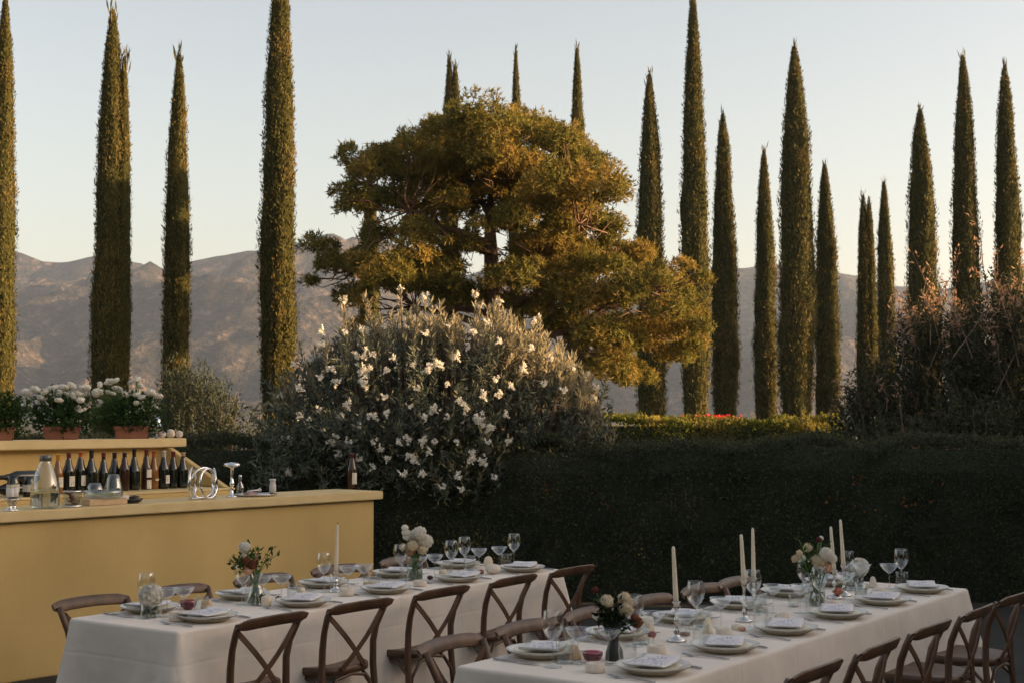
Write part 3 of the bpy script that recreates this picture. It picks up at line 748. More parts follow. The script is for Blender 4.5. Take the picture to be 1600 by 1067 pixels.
def hedge(name, label, x0, x1, y0, y1, h, dens, L, mat, seed, top_var=.05, cat='hedge', face_var=.12, sunglow=None, core=M['hedge_core'], sprigs=0):
    rg = np.random.default_rng(seed)
    t = thing(name, label, cat, ((x0 + x1) / 2, (y0 + y1) / 2, 0))
    lx, ly = (x1 - x0) / 2, (y1 - y0) / 2
    nx, nz = max(8, int((x1 - x0) * 5)), 10
    # core: front, top, back swept along x
    iy = ly - min(.09, ly * .14)
    prof = [(-iy, 0)] + [(-iy, h * .93 * k / nz) for k in range(1, nz)] + [(-iy + .08, h * .97), (0, h * .98), (iy - .08, h * .97), (iy, h * .8), (iy, 0)]
    prof = np.array(prof); X = np.linspace(-lx * .995, lx * .995, nx)
    XX, K = np.meshgrid(X, np.arange(len(prof)), indexing='ij')
    YY = prof[K, 0] + .06 * (vnoise(XX * 2 + seed, prof[K, 1] * 3, K * 0 + seed) - .5); ZZ = prof[K, 1] * (1 + top_var * .8 * (vnoise(XX * 1.3, prof[K, 0], K * 0 + seed) - .5))
    idx = np.arange(XX.size).reshape(XX.shape)
    Q = np.stack([idx[:-1, :-1], idx[1:, :-1], idx[1:, 1:], idx[:-1, 1:]], -1).reshape(-1, 4)
    VC = np.stack([XX, YY, ZZ], -1).reshape(-1, 3); kp = len(prof)
    for ex in (0, nx - 1):                              # close both ends
        c0 = len(VC); VC = np.concatenate([VC, [[X[ex], 0, 0]]]); r_ = idx[ex]
        Q = np.concatenate([Q, np.stack([np.full(kp - 1, c0), r_[:-1], r_[1:], r_[1:]], -1)[:, [0, 1, 2, 2]]])
    tri = Q[:, 2] == Q[:, 3]
    me_ = bpy.data.meshes.new('inner_growth'); me_.from_pydata(VC.tolist(), [], [tuple(q[:3]) if t_ else tuple(q) for q, t_ in zip(Q.tolist(), tri)])
    fo_core = me_
    P, D = [], []
    def face(n, fx, fy, fz, nrm):
        p = np.stack([fx, fy, fz], -1)
        p = p + nrm * ((vnoise(p[:, :1] * 2.3 + seed, p[:, 1:2] * 2.3, p[:, 2:] * 2.3) - .36) * face_var + rg.normal(size=(n, 1)) * .025)
        P.append(p); D.append(nrm * .7 + rg.normal(size=(n, 3)) * .6 + np.array([0, 0, .35]))
    n = int((x1 - x0) * h * dens); face(n, rg.uniform(-lx, lx, n), np.full(n, -ly), rg.uniform(0, h, n), np.array([[0, -1.0, 0]]))
    n = int((x1 - x0) * 2 * ly * dens); face(n, rg.uniform(-lx, lx, n), rg.uniform(-ly, ly, n), np.full(n, h), np.array([[0, 0, 1.0]]))
    n = int(2 * ly * h * dens)
    for sx in (-1, 1): face(n, np.full(n, sx * lx), rg.uniform(-ly, ly, n), rg.uniform(0, h, n), np.array([[float(sx), 0, 0]]))
    if sprigs:                                          # stray shoots the shears missed
        n = sprigs; b = np.stack([rg.uniform(-lx, lx, n), rg.choice([-1, 1, -1], n) * ly * rg.random(n) ** .5, np.full(n, h - .02)], -1)
        fr = rg.random(n) < .35; b[fr, 1] = -ly; b[fr, 2] = rg.uniform(.3, h, fr.sum())
        gdir = unit(np.where(fr[:, None], np.array([[0, -1.0, .6]]), np.array([[0, 0, 1.0]])) + rg.normal(size=(n, 3)) * .3)
        ln = rg.uniform(.05, .16, (n, 1, 1)); f = np.linspace(.1, 1, 9)[None, :, None]
        P.append((b[:, None, :] + gdir[:, None, :] * ln * f).reshape(-1, 3)); D.append((gdir[:, None, :] * .7 + rg.normal(size=(n, 9, 3)) * .6).reshape(-1, 3))
    P, D = np.concatenate(P), np.concatenate(D)
    fo = link('foliage', leaf_mesh('foliage', P, D, rg.uniform(.6, 1.25, len(P)) * L, L * .55, rng=rg), mat, t)
    link('inner_growth', fo_core, core, fo)
    if sunglow:
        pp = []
        for (cx, cz, s, k) in sunglow:
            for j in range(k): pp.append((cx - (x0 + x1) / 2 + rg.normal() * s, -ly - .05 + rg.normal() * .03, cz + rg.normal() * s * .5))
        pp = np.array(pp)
        link('sun_tint_foliage', leaf_mesh('sun_tint_foliage', pp, rg.normal(size=pp.shape) + np.array([0, -.5, 0]), rg.uniform(.03, .05, len(pp)), .02, rng=rg), M['glint_leaf'], t)
    return t
dr = []  # spots of orange leaves painted as sun glints
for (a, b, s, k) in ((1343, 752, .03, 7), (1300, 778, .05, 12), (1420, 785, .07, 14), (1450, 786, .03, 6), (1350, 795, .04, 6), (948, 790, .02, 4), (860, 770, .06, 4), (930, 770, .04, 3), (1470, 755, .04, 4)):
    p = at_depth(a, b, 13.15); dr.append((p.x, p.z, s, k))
hedge('clipped_hedge', 'long dark clipped hedge running behind the tables', -5.4, 6.0, 13.2, 14.3, 1.41, 3100, .035, M['hedge'], 51, top_var=.09, face_var=.2, sunglow=dr, sprigs=420)
p = at_depth(938, 660, 20.5); q = at_depth(1300, 660, 20.5)
hedge('low_hedge', 'low sunlit yellow-green hedge behind the long dark hedge', p.x - .5, q.x, 20.0, 21.2, at_depth(1100, 663, 20.2).z, 2100, .055, M['box'], 52, top_var=.04, face_var=.22)
# ragged sprigs along the sunny hedge
rgp = np.random.default_rng(53)
bt = thing('red_flower_bed', 'strip of small red flowers showing above the low sunlit hedge', 'flowers', (at_depth(1112, 650, 21.6).x, 21.7, 0))
n = 420; X = np.clip(rgp.normal(size=n) * .2, -.42, .42); hgt = at_depth(1100, 653, 21.7).z
V = np.stack([X, rgp.uniform(-.25, .25, n), rgp.uniform(hgt - .05, hgt + .035, n)], -1)
link('bloom', leaf_mesh('bloom', V, rgp.normal(size=(n, 3)) + np.array([0, 0, .5]), .045, .04, rng=rgp), M['redflower'], bt)['kind'] = 'stuff'
n = 1800; V = np.stack([rgp.uniform(-.75, .75, n), rgp.uniform(-.3, .3, n), rgp.uniform(.05, hgt - .03, n)], -1)
link('foliage', leaf_mesh('foliage', V, rgp.normal(size=(n, 3)) + np.array([0, 0, .8]), .09, .03, rng=rgp), M['box'], bt)
for a, b, n, lab in ((1262, 641, 260, 'orange-lit sprig bush poking above the right end of the low hedge'), (1240, 648, 200, 'small yellow sprig bush left of the orange one on the low hedge')):
    p = at_depth(a, b, 20.0)
    bush('sprig_bush', lab, 'bush', p.x, 19.9, (0, 0, p.z - .5), (.22, .22, .52), n, 8, .2, .06, .02, M['box'], a, M['twig'], .3, stems=14)
lw = MB(); p = at_depth(1398, 688, 15.9); q = at_depth(1530, 688, 15.9)
lw.box(p.x, q.x, 15.85, 16.1, 0, 1.445)
tag(lw.build('garden_wall', M['clay_wall'], bevel=.02), 'short clay-coloured wall top just showing over the right of the dark hedge', 'wall')
# unseen hedges added round the terrace to shade it and hold back skylight
hedge('added_screen_hedge', 'unseen dark hedge added behind the camera position to hold back skylight', -8.5, 5.0, -5.2, -4.0, 3.6, 120, .11, M['hedge'], 62, top_var=.1, face_var=.3)
hedge('added_screen_hedge', 'unseen dark hedge added left of the terrace to hold back skylight, past the frame', -6.6, -5.2, -3.8, 5.6, 4.4, 120, .11, M['hedge'], 63, top_var=.1, face_var=.3)
hedge('added_shade_hedge', 'unseen tall evergreen hedge added right of the terrace to shade it, past the frame', 12.4, 13.9, -9.0, 12.5, 5.5, 140, .11, M['hedge'], 61, top_var=.1, face_var=.35)
hedge('added_shade_hedge', 'unseen lower stretch of the added right hedge, letting sun reach the white shrub', 12.5, 13.8, 12.6, 18.4, 4.3, 190, .11, M['hedge'], 64, top_var=.12, face_var=.35)

# ------------------------------------------------------------------ the bar
BA = math.radians(50.2); BR = Vector((-1.053, 11.70, 0))
_bx, _by = Vector((math.cos(BA), math.sin(BA), 0)), Vector((-math.sin(BA), math.cos(BA), 0))
def barp(x, y, z=0): return BR + _bx * x + _by * y + Vector((0, 0, z))
def bar_px(px, y, z):
    lo, hi = -3.3, 0.2
    for _ in range(40):
        m_ = (lo + hi) / 2
        if proj(barp(m_, y, z))[0] < px: lo = m_
        else: hi = m_
    return barp(lo, y, z)
BT = 1.09; LEDGE = 1.142; SHU, SHT = 1.45, 1.52
bar = thing('outdoor_bar', 'yellow plastered bar counter with a raised back shelf on the left', 'bar counter', BR, BA)
MB().box(-5.2, -.055, .05, .52, 0, BT - .068).build('front_panel', M['bar'], bar, bevel=.008)
MB().box(-5.3, 0, 0, .56, BT - .066, BT).build('counter_top', M['bartop'], bar, bevel=.006)
MB().box(-5.2, -1.10, .563, 1.62, 0, LEDGE - .02).build('back_cabinet', M['bar'], bar)
MB().box(-5.2, -1.08, .562, 1.42, LEDGE - .018, LEDGE).build('bottle_ledge', M['bartop'], bar, bevel=.004)
MB().box(-5.2, -1.165, 1.40, 1.46, LEDGE + .002, SHU - .002).build('back_panel', M['bar'], bar)
ck = MB(); y0, y1 = .60, 1.34
ck.add([(-1.16, y0, LEDGE + .002), (-1.16, 1.46, LEDGE + .002), (-1.16, 1.46, SHU - .002), (-1.16, y1, SHU - .002), (-1.10, y0, LEDGE + .002), (-1.10, 1.46, LEDGE + .002), (-1.10, 1.46, SHU - .002), (-1.10, y1, SHU - .002)],
       [(0, 3, 2, 1), (4, 5, 6, 7), (0, 1, 5, 4), (1, 2, 6, 5), (2, 3, 7, 6), (3, 0, 4, 7)])
ck.build('side_cheek', M['bar'], bar, bevel=.006)
MB().box(-5.3, -.99, 1.30, 1.66, SHU, SHT).build('top_shelf', M['bartop'], bar, bevel=.006)

# ------------------------------------------------------------------ bottles
def bottle_prof(r, h, neck=.0145, sh=.58):
    return [(0.001, .006), (r * .8, 0), (r * .97, .006), (r, .02), (r, h * sh * .86), (r * .93, h * sh), (r * .62, h * (sh + .12)), (neck * 1.5, h * (sh + .22)), (neck, h * (sh + .29)), (neck, h * .965), (neck * 1.18, h * .968), (neck * 1.18, h * .985), (neck, h * .99), (0.001, h)]
def wine_bottle(label, loc, r, h, glass, cap, capmat, lab=None, sh=.58, name='wine_bottle', cat='bottle', group='bottles on the bar', rz=0):
    t = thing(name, label, cat, loc, rz, group)
    MB().lathe(bottle_prof(r, h, sh=sh), 20).build('body', M[glass], t, True)
    if cap: MB().lathe([(.0152, h * (1 - cap)), (.0158, h * (1 - cap) + .002), (.0158, h * .967), (.0185, h * .969), (.0185, h * .99), (.016, h * 1.002), (.001, h * 1.003)], 14).build('foil', M[capmat], t, True)
    if lab:
        for (z0, z1, half) in lab:
            v, f = [], []
            c0 = BA - PI / 2 - rz + .35
            for i in range(9):
                a = c0 - half + 2 * half * i / 8
                for z in (z0, z1): v.append(((r + .0012) * math.cos(a), (r + .0012) * math.sin(a), z * h))
            for i in range(8): f.append((2*i, 2*i+2, 2*i+3, 2*i+1))
            MB().add(v, f).build('paper_label', M['label'], t, True)
    return t
LAB = [(.17, .42, .75)]
BOT = [(90, 'amberbottle', .037, .285, .16, 'foilyellow', LAB, .55, 'amber glass bottle with a pale label beside the water carafe'),
       (106.5, 'bottle', .044, .295, .15, 'foilred', LAB, .58, 'dark bottle with dull red capsule and cream label, left of the orange-capped one'),
       (125, 'bottle', .044, .30, .16, 'foilorange', LAB, .58, 'dark bottle with bright orange capsule and cream label'),
       (142, 'bottle', .045, .31, .2, 'foilblack', None, .52, 'dark unlabelled bottle with a black neck behind the upturned glass'),
       (161, 'bottle', .042, .29, .12, 'foilred', None, .52, 'dark bottle with a banded neck behind the glass pitcher, on its left'),
       (178, 'bottle', .042, .285, .16, 'foilblack', None, .55, 'dark bottle whose neck shows straight above the glass pitcher'),
       (194, 'brownbottle', .040, .285, .2, 'foilblack', None, .6, 'slim brown swing-top bottle right of the glass pitcher'),
       (209, 'bottle', .048, .315, .1, 'foilblack', None, .50, 'large plain dark bottle, tallest of the row on the ledge'),
       (228, 'brownbottle', .040, .305, .18, 'foilred', [(.02, .24, .8), (.30, .50, .85)], .56, 'brown bottle with two stacked white labels'),
       (240, 'amberbottle', .038, .295, .15, 'foilorange', [(.22, .27, .6)], .52, 'amber bottle with orange top and one narrow white band'),
       (255.5, 'bottle', .044, .292, .2, 'foilwhite', [(.14, .36, .6)], .56, 'dark bottle with a white capsule and small square label'),
       (270, 'bottle', .042, .285, .18, 'foilred', None, .56, 'plain dark bottle between the white-capped one and the cork-stoppered one'),
       (285.5, 'bottle', .040, .275, .10, 'cork', None, .56, 'dark bottle with bare cork, last on the right end of the ledge')]
for i, (px, gl, r, h, cap, cm, lab, sh, txt) in enumerate(BOT):
    wine_bottle(txt, bar_px(px, .80 + (.04 if i in (9, 5) else .0) + .02 * (i % 3), LEDGE + .001), r, h, gl, cap, cm, lab, sh, rz=.1 * ((i * 7) % 5 - 2))
p = at(550, 765, BT); wine_bottle('lone dark wine bottle with white label at the far right end of the counter', bar_px(550, .40, BT + .001), .039, .30, 'brownbottle', .20, 'foilred', [(.14, .46, 1.1)], .58)
# bottles lying at the left of the ledge
for k, (px, up, lab) in enumerate(((14, .045, 'dark bottle lying on its side at the left of the ledge, bottom one'), (30, .13, 'dark bottle lying on top of another at the left of the ledge'))):
    t = thing('lying_bottle', lab, 'bottle', bar_px(px, .84, LEDGE + up + .001), BA, 'bottles lying on the ledge')
    o = MB().lathe(bottle_prof(.044, .30), 18).build('body', M['bottle'], t, True); o.rotation_euler = (0, -PI / 2, 0); o.location.x = .14
    o = MB().lathe([(.016, .24), (.0165, .30), (.001, .302)], 12).build('foil', M['foilblack'], t, True); o.rotation_euler = (0, -PI / 2, 0); o.location.x = .14
for px, lab, hh in ((20, 'short dark jar with white label left of the water carafe', .15), (45, 'short dark jar with white label close behind the water carafe', .14)):
    t = thing('preserve_jar', lab, 'jar', bar_px(px, .64, LEDGE + .001), 0, 'jars on the ledge')
    MB().lathe([(.001, 0), (.038, 0), (.042, .008), (.042, hh * .7), (.034, hh * .82), (.034, hh), (.001, hh)], 18).build('body', M['bottle'], t, True)
    MB().lathe([(.0428, hh * .25), (.0428, hh * .6)], 18).build('paper_label', M['label'], t, True)
# carafe
t = thing('water_carafe', 'big bell-shaped glass carafe half full of water with a grey lid', 'carafe', bar_px(70, .16, BT + .001))
cp = [(.085, .004), (.094, .02), (.095, .10), (.092, .15), (.072, .22), (.045, .285), (.034, .305), (.034, .318)]
MB().lathe([(.001, 0)] + cp, 28).build('body', M['jar_glass'], t, True)
MB().lathe([(.001, .006), (.082, .007), (.0915, .02), (.0925, .10), (.0915, .128), (.001, .129)], 28).build('water_fill', M['water'], t, True)
MB().lathe([(.001, .312), (.036, .312), (.038, .316), (.038, .346), (.036, .35), (.001, .35)], 24).build('lid', surf('grey_lid', (.10, .10, .10), (.16, .16, .155), .35, .6), t, True)
# silver pedestal cups with white candles at the left
for px, lab in ((2, 'silver pedestal holder with white candle stub cut by the left edge'), (22, 'silver pedestal holder with a white candle stub, second from the left edge')):
    t = thing('pedestal_holder', lab, 'candle holder', bar_px(px, .10, BT + .001), 0, 'silver pedestal holders on the bar')
    MB().lathe([(.001, 0), (.034, 0), (.035, .004), (.018, .012), (.010, .03), (.013, .045), (.030, .068), (.042, .074), (.042, .078), (.02, .078), (.020, .09), (.001, .09)], 20).build('holder', M['silver'], t, True)
    MB().lathe([(.001, .09), (.025, .09), (.026, .092), (.026, .142), (.022, .145), (.001, .145)], 18).build('candle', M['foilwhite'], t, True)
    MB().tube([(0, 0, .145), (.002, 0, .158)], .0015, 4).build('wick', M['wick'], t)
t = thing('snack_glass', 'straight glass with silver rim filled with dark corks', 'glass', bar_px(113, .13, BT + .001))
MB().lathe([(.001, 0), (.060, 0), (.062, .006), (.062, .105)], 24).build('body', M['jar_glass'], t, True)
MB().lathe([(.0625, .10), (.064, .102), (.064, .110), (.0615, .111)], 24).build('rim', M['silver'], t, True)
MB().lathe([(.0625, 0), (.066, .002), (.066, .012), (.0628, .014)], 24).build('foot_band', M['silver'], t, True)
rr = random.Random(4)
for k in range(16):
    a = rr.random() * 6.28; q = rr.random() ** .5 * .042
    c = Vector((q * math.cos(a), q * math.sin(a), .02 + (k // 5) * .026)); d = Vector((rr.uniform(-1, 1), rr.uniform(-1, 1), rr.uniform(-.3, 1))).normalized() * .016
    MB().tube([c - d, c + d], .010, 8).build('cork', M['cork' if k % 3 else 'figbrown'], t, True)
t = thing('wooden_board', 'pale low wooden stand carrying glassware on the bar', 'stand', bar_px(158, .20, BT + .001), BA)
MB().box(-.155, .155, -.09, .09, .0, .045).build('board', M['woodlight'], t, bevel=.006)
tag(MB().lathe([(.001, .002), (.11, .002), (.130, .012), (.134, .05), (.131, .052), (.127, .014)], 30).build('glass_bowl', M['jar_glass'], None, True), 'wide shallow clear glass bowl on the pale wooden stand', 'bowl', loc=bar_px(161, .20, BT + .048))
tag(MB().lathe([(.045, 0), (.050, .002), (.060, .035), (.05, .075), (.038, .095), (.001, .098)], 24).build('upturned_glass', M['jar_glass'], None, True), 'squat upturned glass standing in the wide glass bowl', 'glass', loc=bar_px(148, .20, BT + .055))
tag(MB().lathe([(.068, 0), (.070, .003), (.060, .06), (.046, .12), (.036, .15), (.001, .153)], 24).build('glass_pitcher', M['jar_glass'], None, True), 'tall upturned flared glass pitcher in the wide glass bowl', 'pitcher', loc=bar_px(177, .22, BT + .055))
t = thing('black_dish', 'small black dish with black tongs and a crumpled cloth on the bar', 'dish', bar_px(204, .22, BT + .001), BA)
MB().lathe([(.001, 0), (.05, 0), (.075, .012), (.088, .03), (.084, .031), (.07, .016), (.001, .008)], 24).build('dish', M['black'], t, True)
MB().tube([(-.03, 0, .03), (.03, -.01, .045), (.07, .0, .04)], [.012, .010, .005], 6).build('tong', M['black'], t, True)
MB().ball((-.03, .02, .03), .034, 12, 8, (1.3, 1, .7), lambda a, p: 1 + .15 * math.sin(5 * a + 3 * p)).build('crumpled_cloth', M['linen'], t, True)
# chrome rings
t = thing('ring_rack', 'chrome rack of large upright rings on the bar counter', 'rack', bar_px(316, .20, BT + .001), BA)
def ring(cx, cy, r, rz, tilt=0, wid=.0085, name='ring'):
    pts = [(r * math.cos(a), 0, r + .008 + r * math.sin(a)) for a in [2 * PI * i / 36 - PI / 2 for i in range(37)]]
    o = MB().tube(pts, wid, 10, False).build(name, M['chrome'], t, True); o.location = (cx, cy, 0); o.rotation_euler = (tilt, 0, rz)
ring(-.115, -.03, .112, .70); ring(-.01, -.01, .112, .0, .1); ring(.02, -.06, .108, .30, -.08); ring(.13, .03, .105, 1.0)
MB().tube([(-.16, -.05, .012), (0, -.02, .012), (.17, .06, .012)], .007, 6).build('base_rod', M['chrome'], t, True)
t = thing('mushroom_press', 'chrome press with a wide mushroom cap beside the rings', 'bar tool', bar_px(362, .24, BT + .001))
MB().lathe([(.001, 0), (.045, 0), (.045, .006), (.014, .014), (.011, .08), (.018, .09), (.018, .11), (.012, .12), (.012, .215), (.02, .222), (.062, .236), (.066, .244), (.05, .256), (.001, .262)], 24).build('body', M['chrome'], t, True)
t = thing('serving_tray', 'round silver tray with bar tools on the counter', 'tray', bar_px(398, .24, BT + .001), BA)
MB().lathe([(.001, .0), (.15, 0), (.17, .012), (.172, .016), (.15, .006), (.001, .005)], 30).build('tray', M['silver'], t, True)
tag(MB().lathe([(.001, 0), (.026, 0), (.027, .05), (.022, .075), (.022, .092), (.026, .094), (.026, .106), (.001, .108)], 18).build('white_shaker', M['foilwhite'], None, True), 'small white shaker standing at the right of the silver tray', 'shaker', loc=bar_px(426, .24, BT + .017))
t = thing('bitters_bottle', 'small clear bottle with stopper right of the mushroom press', 'bottle', bar_px(375, .30, BT + .008))
MB().lathe([(.001, 0), (.026, 0), (.028, .01), (.028, .07), (.011, .10), (.011, .13), (.015, .132), (.015, .137)], 16).build('body', M['jar_glass'], t, True)
MB().lathe([(.001, .130), (.012, .13), (.014, .15), (.001, .156)], 12).build('stopper', M['silver'], t, True)
o = MB().tube([(-.06, 0, .028), (.06, 0, .034)], .006, 8).build('muddler', M['foilwhite'], None, True); MB().ball((.06, 0, .034), .014, 10, 8).build('knob', M['foilwhite'], o, True)
tag(o, 'white bar muddler lying across the silver tray', 'bar tool', loc=bar_px(396, .22, BT + .012), rz=BA)
t = thing('cigar_box', 'low pink and white packet lying on the silver tray', 'box', bar_px(392, .27, BT + .008), BA)
MB().box(-.045, .045, -.03, .03, 0, .02).build('box', surf('pinkish_card', (.45, .3, .28), None, .7), t, bevel=.003)
# top shelf
tag(MB().lathe([(.001, 0), (.030, 0), (.030, .003), (.006, .01), (.006, .055), (.030, .075), (.048, .10), (.046, .102), (.034, .105), (.034, .13), (.026, .16), (.012, .168), (.001, .17)], 22).build('silver_goblet', M['chrome'], None, True),
    'small shiny lidded silver goblet on the top shelf', 'goblet', loc=bar_px(245, 1.40, SHT + .001))
for px, r, lab in ((253, .031, 'small white stone ball nearest the silver goblet'), (266.5, .037, 'largest white stone ball, middle of three on the shelf'), (280, .031, 'white stone ball nearest the right end of the top shelf')):
    tag(MB().ball((0, 0, r), r, 16, 12).build('stone_ball', M['stone'], None, True), lab, 'ball', 'white balls on the bar shelf', bar_px(px, 1.38, SHT + .001))

# ------------------------------------------------------------------ planters
def pompon(rg, r, n, size, squash=1.0):
    """a flower head of layered petals"""
    u = unit(rg.normal(size=(n, 3))); tg = unit(np.cross(u, rg.normal(size=(n, 3))))
    D = unit(tg + u * rg.uniform(.15, .75, (n, 1)))
    P = u * r * rg.uniform(.78, .92, (n, 1)) * np.array([1, 1, squash]) - tg * r * .12
    V, Q = leaves(P, D, r * .42 * rg.uniform(.8, 1.2, n), size, .25, rg, u, .3)
    k = 10
    m = MB().ball((0, 0, 0), r * .93, 12, 8, (1, 1, squash))
    V = np.concatenate([V, np.array(m.v)]); Q = np.concatenate([Q, np.array(m.f) + len(Q) * 4])
    return np_mesh('flower_head', V, Q)
rgf = np.random.default_rng(71)
HEADS = {}
def head_mesh(kind, r, mat, n=90, squash=.85, size=None):
    k = (kind, mat)
    if k not in HEADS:
        me = pompon(rgf, r, n, size or r * .40, squash); me.materials.append(M[mat]); HEADS[k] = me
    return HEADS[k]
flow1 = [(38,612),(55,608),(70,612),(42,632),(60,628),(80,607),(93,612),(101,605),(108,603),(115,620),(96,622),(110,628),(126,616),(132,605),(137,604),(130,628),(121,636),(84,622),(48,655),(131,638),(66,622),(104,615)]
flow2 = [(155,602),(172,596),(180,594),(158,614),(172,612),(188,610),(195,616),(157,628),(206,597),(212,594),(218,602),(213,614),(217,630),(206,636),(212,640),(237,612),(246,616),(243,636),(150,610),(230,614),(222,620),(182,606)]
for j, (a, b, lab, fl, plab) in enumerate(((96, 684, 'terracotta trough on the bar shelf under the left clump of white flowers', flow1, 'bushy white-flowered plant growing in the left terracotta trough'),
                                          (205, 682, 'terracotta trough on the bar shelf beside the silver goblet', flow2, 'bushy white-flowered plant growing in the trough beside the silver goblet'),
                                          (-6, 686, 'terracotta trough cut off by the left edge on the bar shelf', [], 'leafy green potted plant without flowers at the left edge'))):
    base = bar_px(a, 1.47, SHT + .001)
    t = thing('planter_trough', lab, 'planter', base, BA - .55, 'terracotta troughs on the shelf')
    m = MB(); w, d, hh = .135, .08, .10
    m.add([(-w*.9,-d*.9,0),(w*.9,-d*.9,0),(w*.9,d*.9,0),(-w*.9,d*.9,0),(-w,-d,hh),(w,-d,hh),(w,d,hh),(-w,d,hh),(-w*.92,-d*.9,hh),(w*.92,-d*.9,hh),(w*.92,d*.9,hh),(-w*.92,d*.9,hh),(-w*.9,-d*.85,hh*.8),(w*.9,-d*.85,hh*.8),(w*.9,d*.85,hh*.8),(-w*.9,d*.85,hh*.8)],
          [(0,3,2,1),(0,1,5,4),(1,2,6,5),(2,3,7,6),(3,0,4,7),(4,5,9,8),(5,6,10,9),(6,7,11,10),(7,4,8,11),(8,9,13,12),(9,10,14,13),(10,11,15,14),(11,8,12,15),(12,13,14,15)])
    m.build('trough', M['terracotta'], t, bevel=.004)
    rm = MB().box(-w*1.03, w*1.03, -d*1.05, -d*.99, hh*.72, hh*1.01); rm.box(-w*1.03, w*1.03, d*.99, d*1.05, hh*.72, hh*1.01)
    rm.box(-w*1.04, -w*1.0, -d*1.05, d*1.05, hh*.72, hh*1.01); rm.box(w*1.0, w*1.04, -d*1.05, d*1.05, hh*.72, hh*1.01); rm.build('rim', M['terracotta'], t)
    pl = thing('potted_plant', plab, 'plant', base + Vector((0, 0, .08)), 0, 'plants in the troughs')
    rg = np.random.default_rng(80 + j)
    T, G = shoots_in(rg, 330, (0, 0, .12), (.30 if j < 2 else .26, .17, .20), -.02, None)
    P, D, L, W = shoot_leaves(rg, T, G, 10, .09, .036, .016)
    link('foliage', leaf_mesh('foliage', P, D, L, W, rng=rg), M['planter_leaf'], pl)
    sm = MB()
    for (x, y) in [(x + dx, y + dy) for x, y in fl for dx, dy in ((0, 0), (rg.uniform(-7, 7), rg.uniform(-4, 5)))]:
        yy = base.y + rg.uniform(-.17, .1); q = at_depth(x + rg.normal(), y, yy)
        o = link('flower_head', head_mesh('mum', .031, 'white_petal', 90, .7), None, pl); o.location = (q.x - base.x, q.y - base.y, q.z - base.z - .08)
        s = rg.uniform(.6, 1.2); o.scale = (s, s * rg.uniform(.8, 1.1), s * rg.uniform(.75, 1.1)); o.rotation_euler = tuple(rg.uniform(-.5, .5, 3))
        e = Vector(o.location); sm.tube([(e.x * .4, e.y * .4, 0), e * .6, e], .0025, 4, False)
    if fl: sm.build('stem', M['stem'], pl)['kind'] = 'stuff'

# ------------------------------------------------------------------ tables and cloths
TA = math.radians(55.0)
_d, _r = Vector((math.cos(TA), math.sin(TA), 0)), Vector((math.sin(TA), -math.cos(TA), 0))
TH = 0.75
TABLES = {'left': (Vector((-2.096, 6.77, 0)), .755, 3.14), 'right': (Vector((-.22, 5.483, 0)), .85, 3.58)}
def tp(tb, u, v, z=TH): return TABLES[tb][0] + _d * u + _r * v + Vector((0, 0, z))
def cloth(tb, label, seed):
    N, w, L = TABLES[tb]
    hx, hy, rc = w / 2, L / 2, .022
    pts = []                                        # outline: position, outward normal, how much of a corner it is
    def edge(p, q, n, k):
        for i in range(k): pts.append((p[0] + (q[0]-p[0]) * i / k, p[1] + (q[1]-p[1]) * i / k, n[0], n[1]))
    def corner(cx, cy, a0):
        for i in range(8):
            a = a0 + PI / 2 * (i + .5) / 8; pts.append((cx + rc * math.cos(a), cy + rc * math.sin(a), math.cos(a), math.sin(a)))
    edge((-hx+rc, -hy), (hx-rc, -hy), (0, -1), 40); corner(hx-rc, -hy+rc, -PI/2)
    edge((hx, -hy+rc), (hx, hy-rc), (1, 0), 130); corner(hx-rc, hy-rc, 0)
    edge((hx-rc, hy), (-hx+rc, hy), (0, 1), 40); corner(-hx+rc, hy-rc, PI/2)
    edge((-hx, hy-rc), (-hx, -hy+rc), (-1, 0), 130); corner(-hx+rc, -hy+rc, PI)
    A = np.array(pts); n = len(A)
    seg = np.linalg.norm(np.roll(A[:, :2], -1, 0) - A[:, :2], axis=1); s = np.concatenate([[0], np.cumsum(seg)[:-1]])
    cd = np.min([np.hypot(A[:, 0] - sx * hx, A[:, 1] - sy * hy) for sx in (-1, 1) for sy in (-1, 1)], axis=0)
    cor = np.exp(-(cd / .11) ** 2)
    K = 26
    V = []
    for k in range(K):
        t = k / (K - 1)
        if k < 4:                                   # rolls over the table edge
            a = PI / 2 * k / 3; off = .016 * math.sin(a) - .016; z = TH - .016 * (1 - math.cos(a))
            o = np.full(n, off)
        else:
            f = (k - 3) / (K - 4); z = TH - .016 - f * (TH - .022)
            fold = .065 * (vnoise(s * 2.2 + seed, 0 * s, 0 * s + f * .5) - .5) + .026 * np.sin(s * 11 + 3 * vnoise(s * .9, 0*s + seed, 0*s)) * vnoise(s * .8, 0*s, 0*s + seed)
            flut = .05 * np.sin(np.clip(cd, 0, .4) * 34) * np.exp(-(cd / .22) ** 2)
            o = f ** .9 * (.045 + fold * 1.3) + cor * f ** 1.1 * .13 + flut * f ** 1.3
        V.append(np.stack([A[:, 0] + A[:, 2] * o, A[:, 1] + A[:, 3] * o, np.full(n, z)], -1))
    V = np.concatenate(V)
    Q = []
    for k in range(K - 1):
        for i in range(n):
            j = (i + 1) % n; Q.append((k*n+i, (k+1)*n+i, (k+1)*n+j, k*n+j))
    me = bpy.data.meshes.new('tablecloth')
    fs = [tuple(q) for q in Q]
    # flat top as a ring plus a slightly uneven inner grid
    fs.append(tuple(range(n)))
    me.from_pydata([tuple(p) for p in V], [], fs)
    for p_ in me.polygons: p_.use_smooth = len(p_.vertices) == 4
    o = link('tablecloth', me, M['linen'])
    c = N + _r * hx + _d * hy
    return tag(o, label, 'tablecloth', 'white cloths on the tables', c, TA - PI / 2)
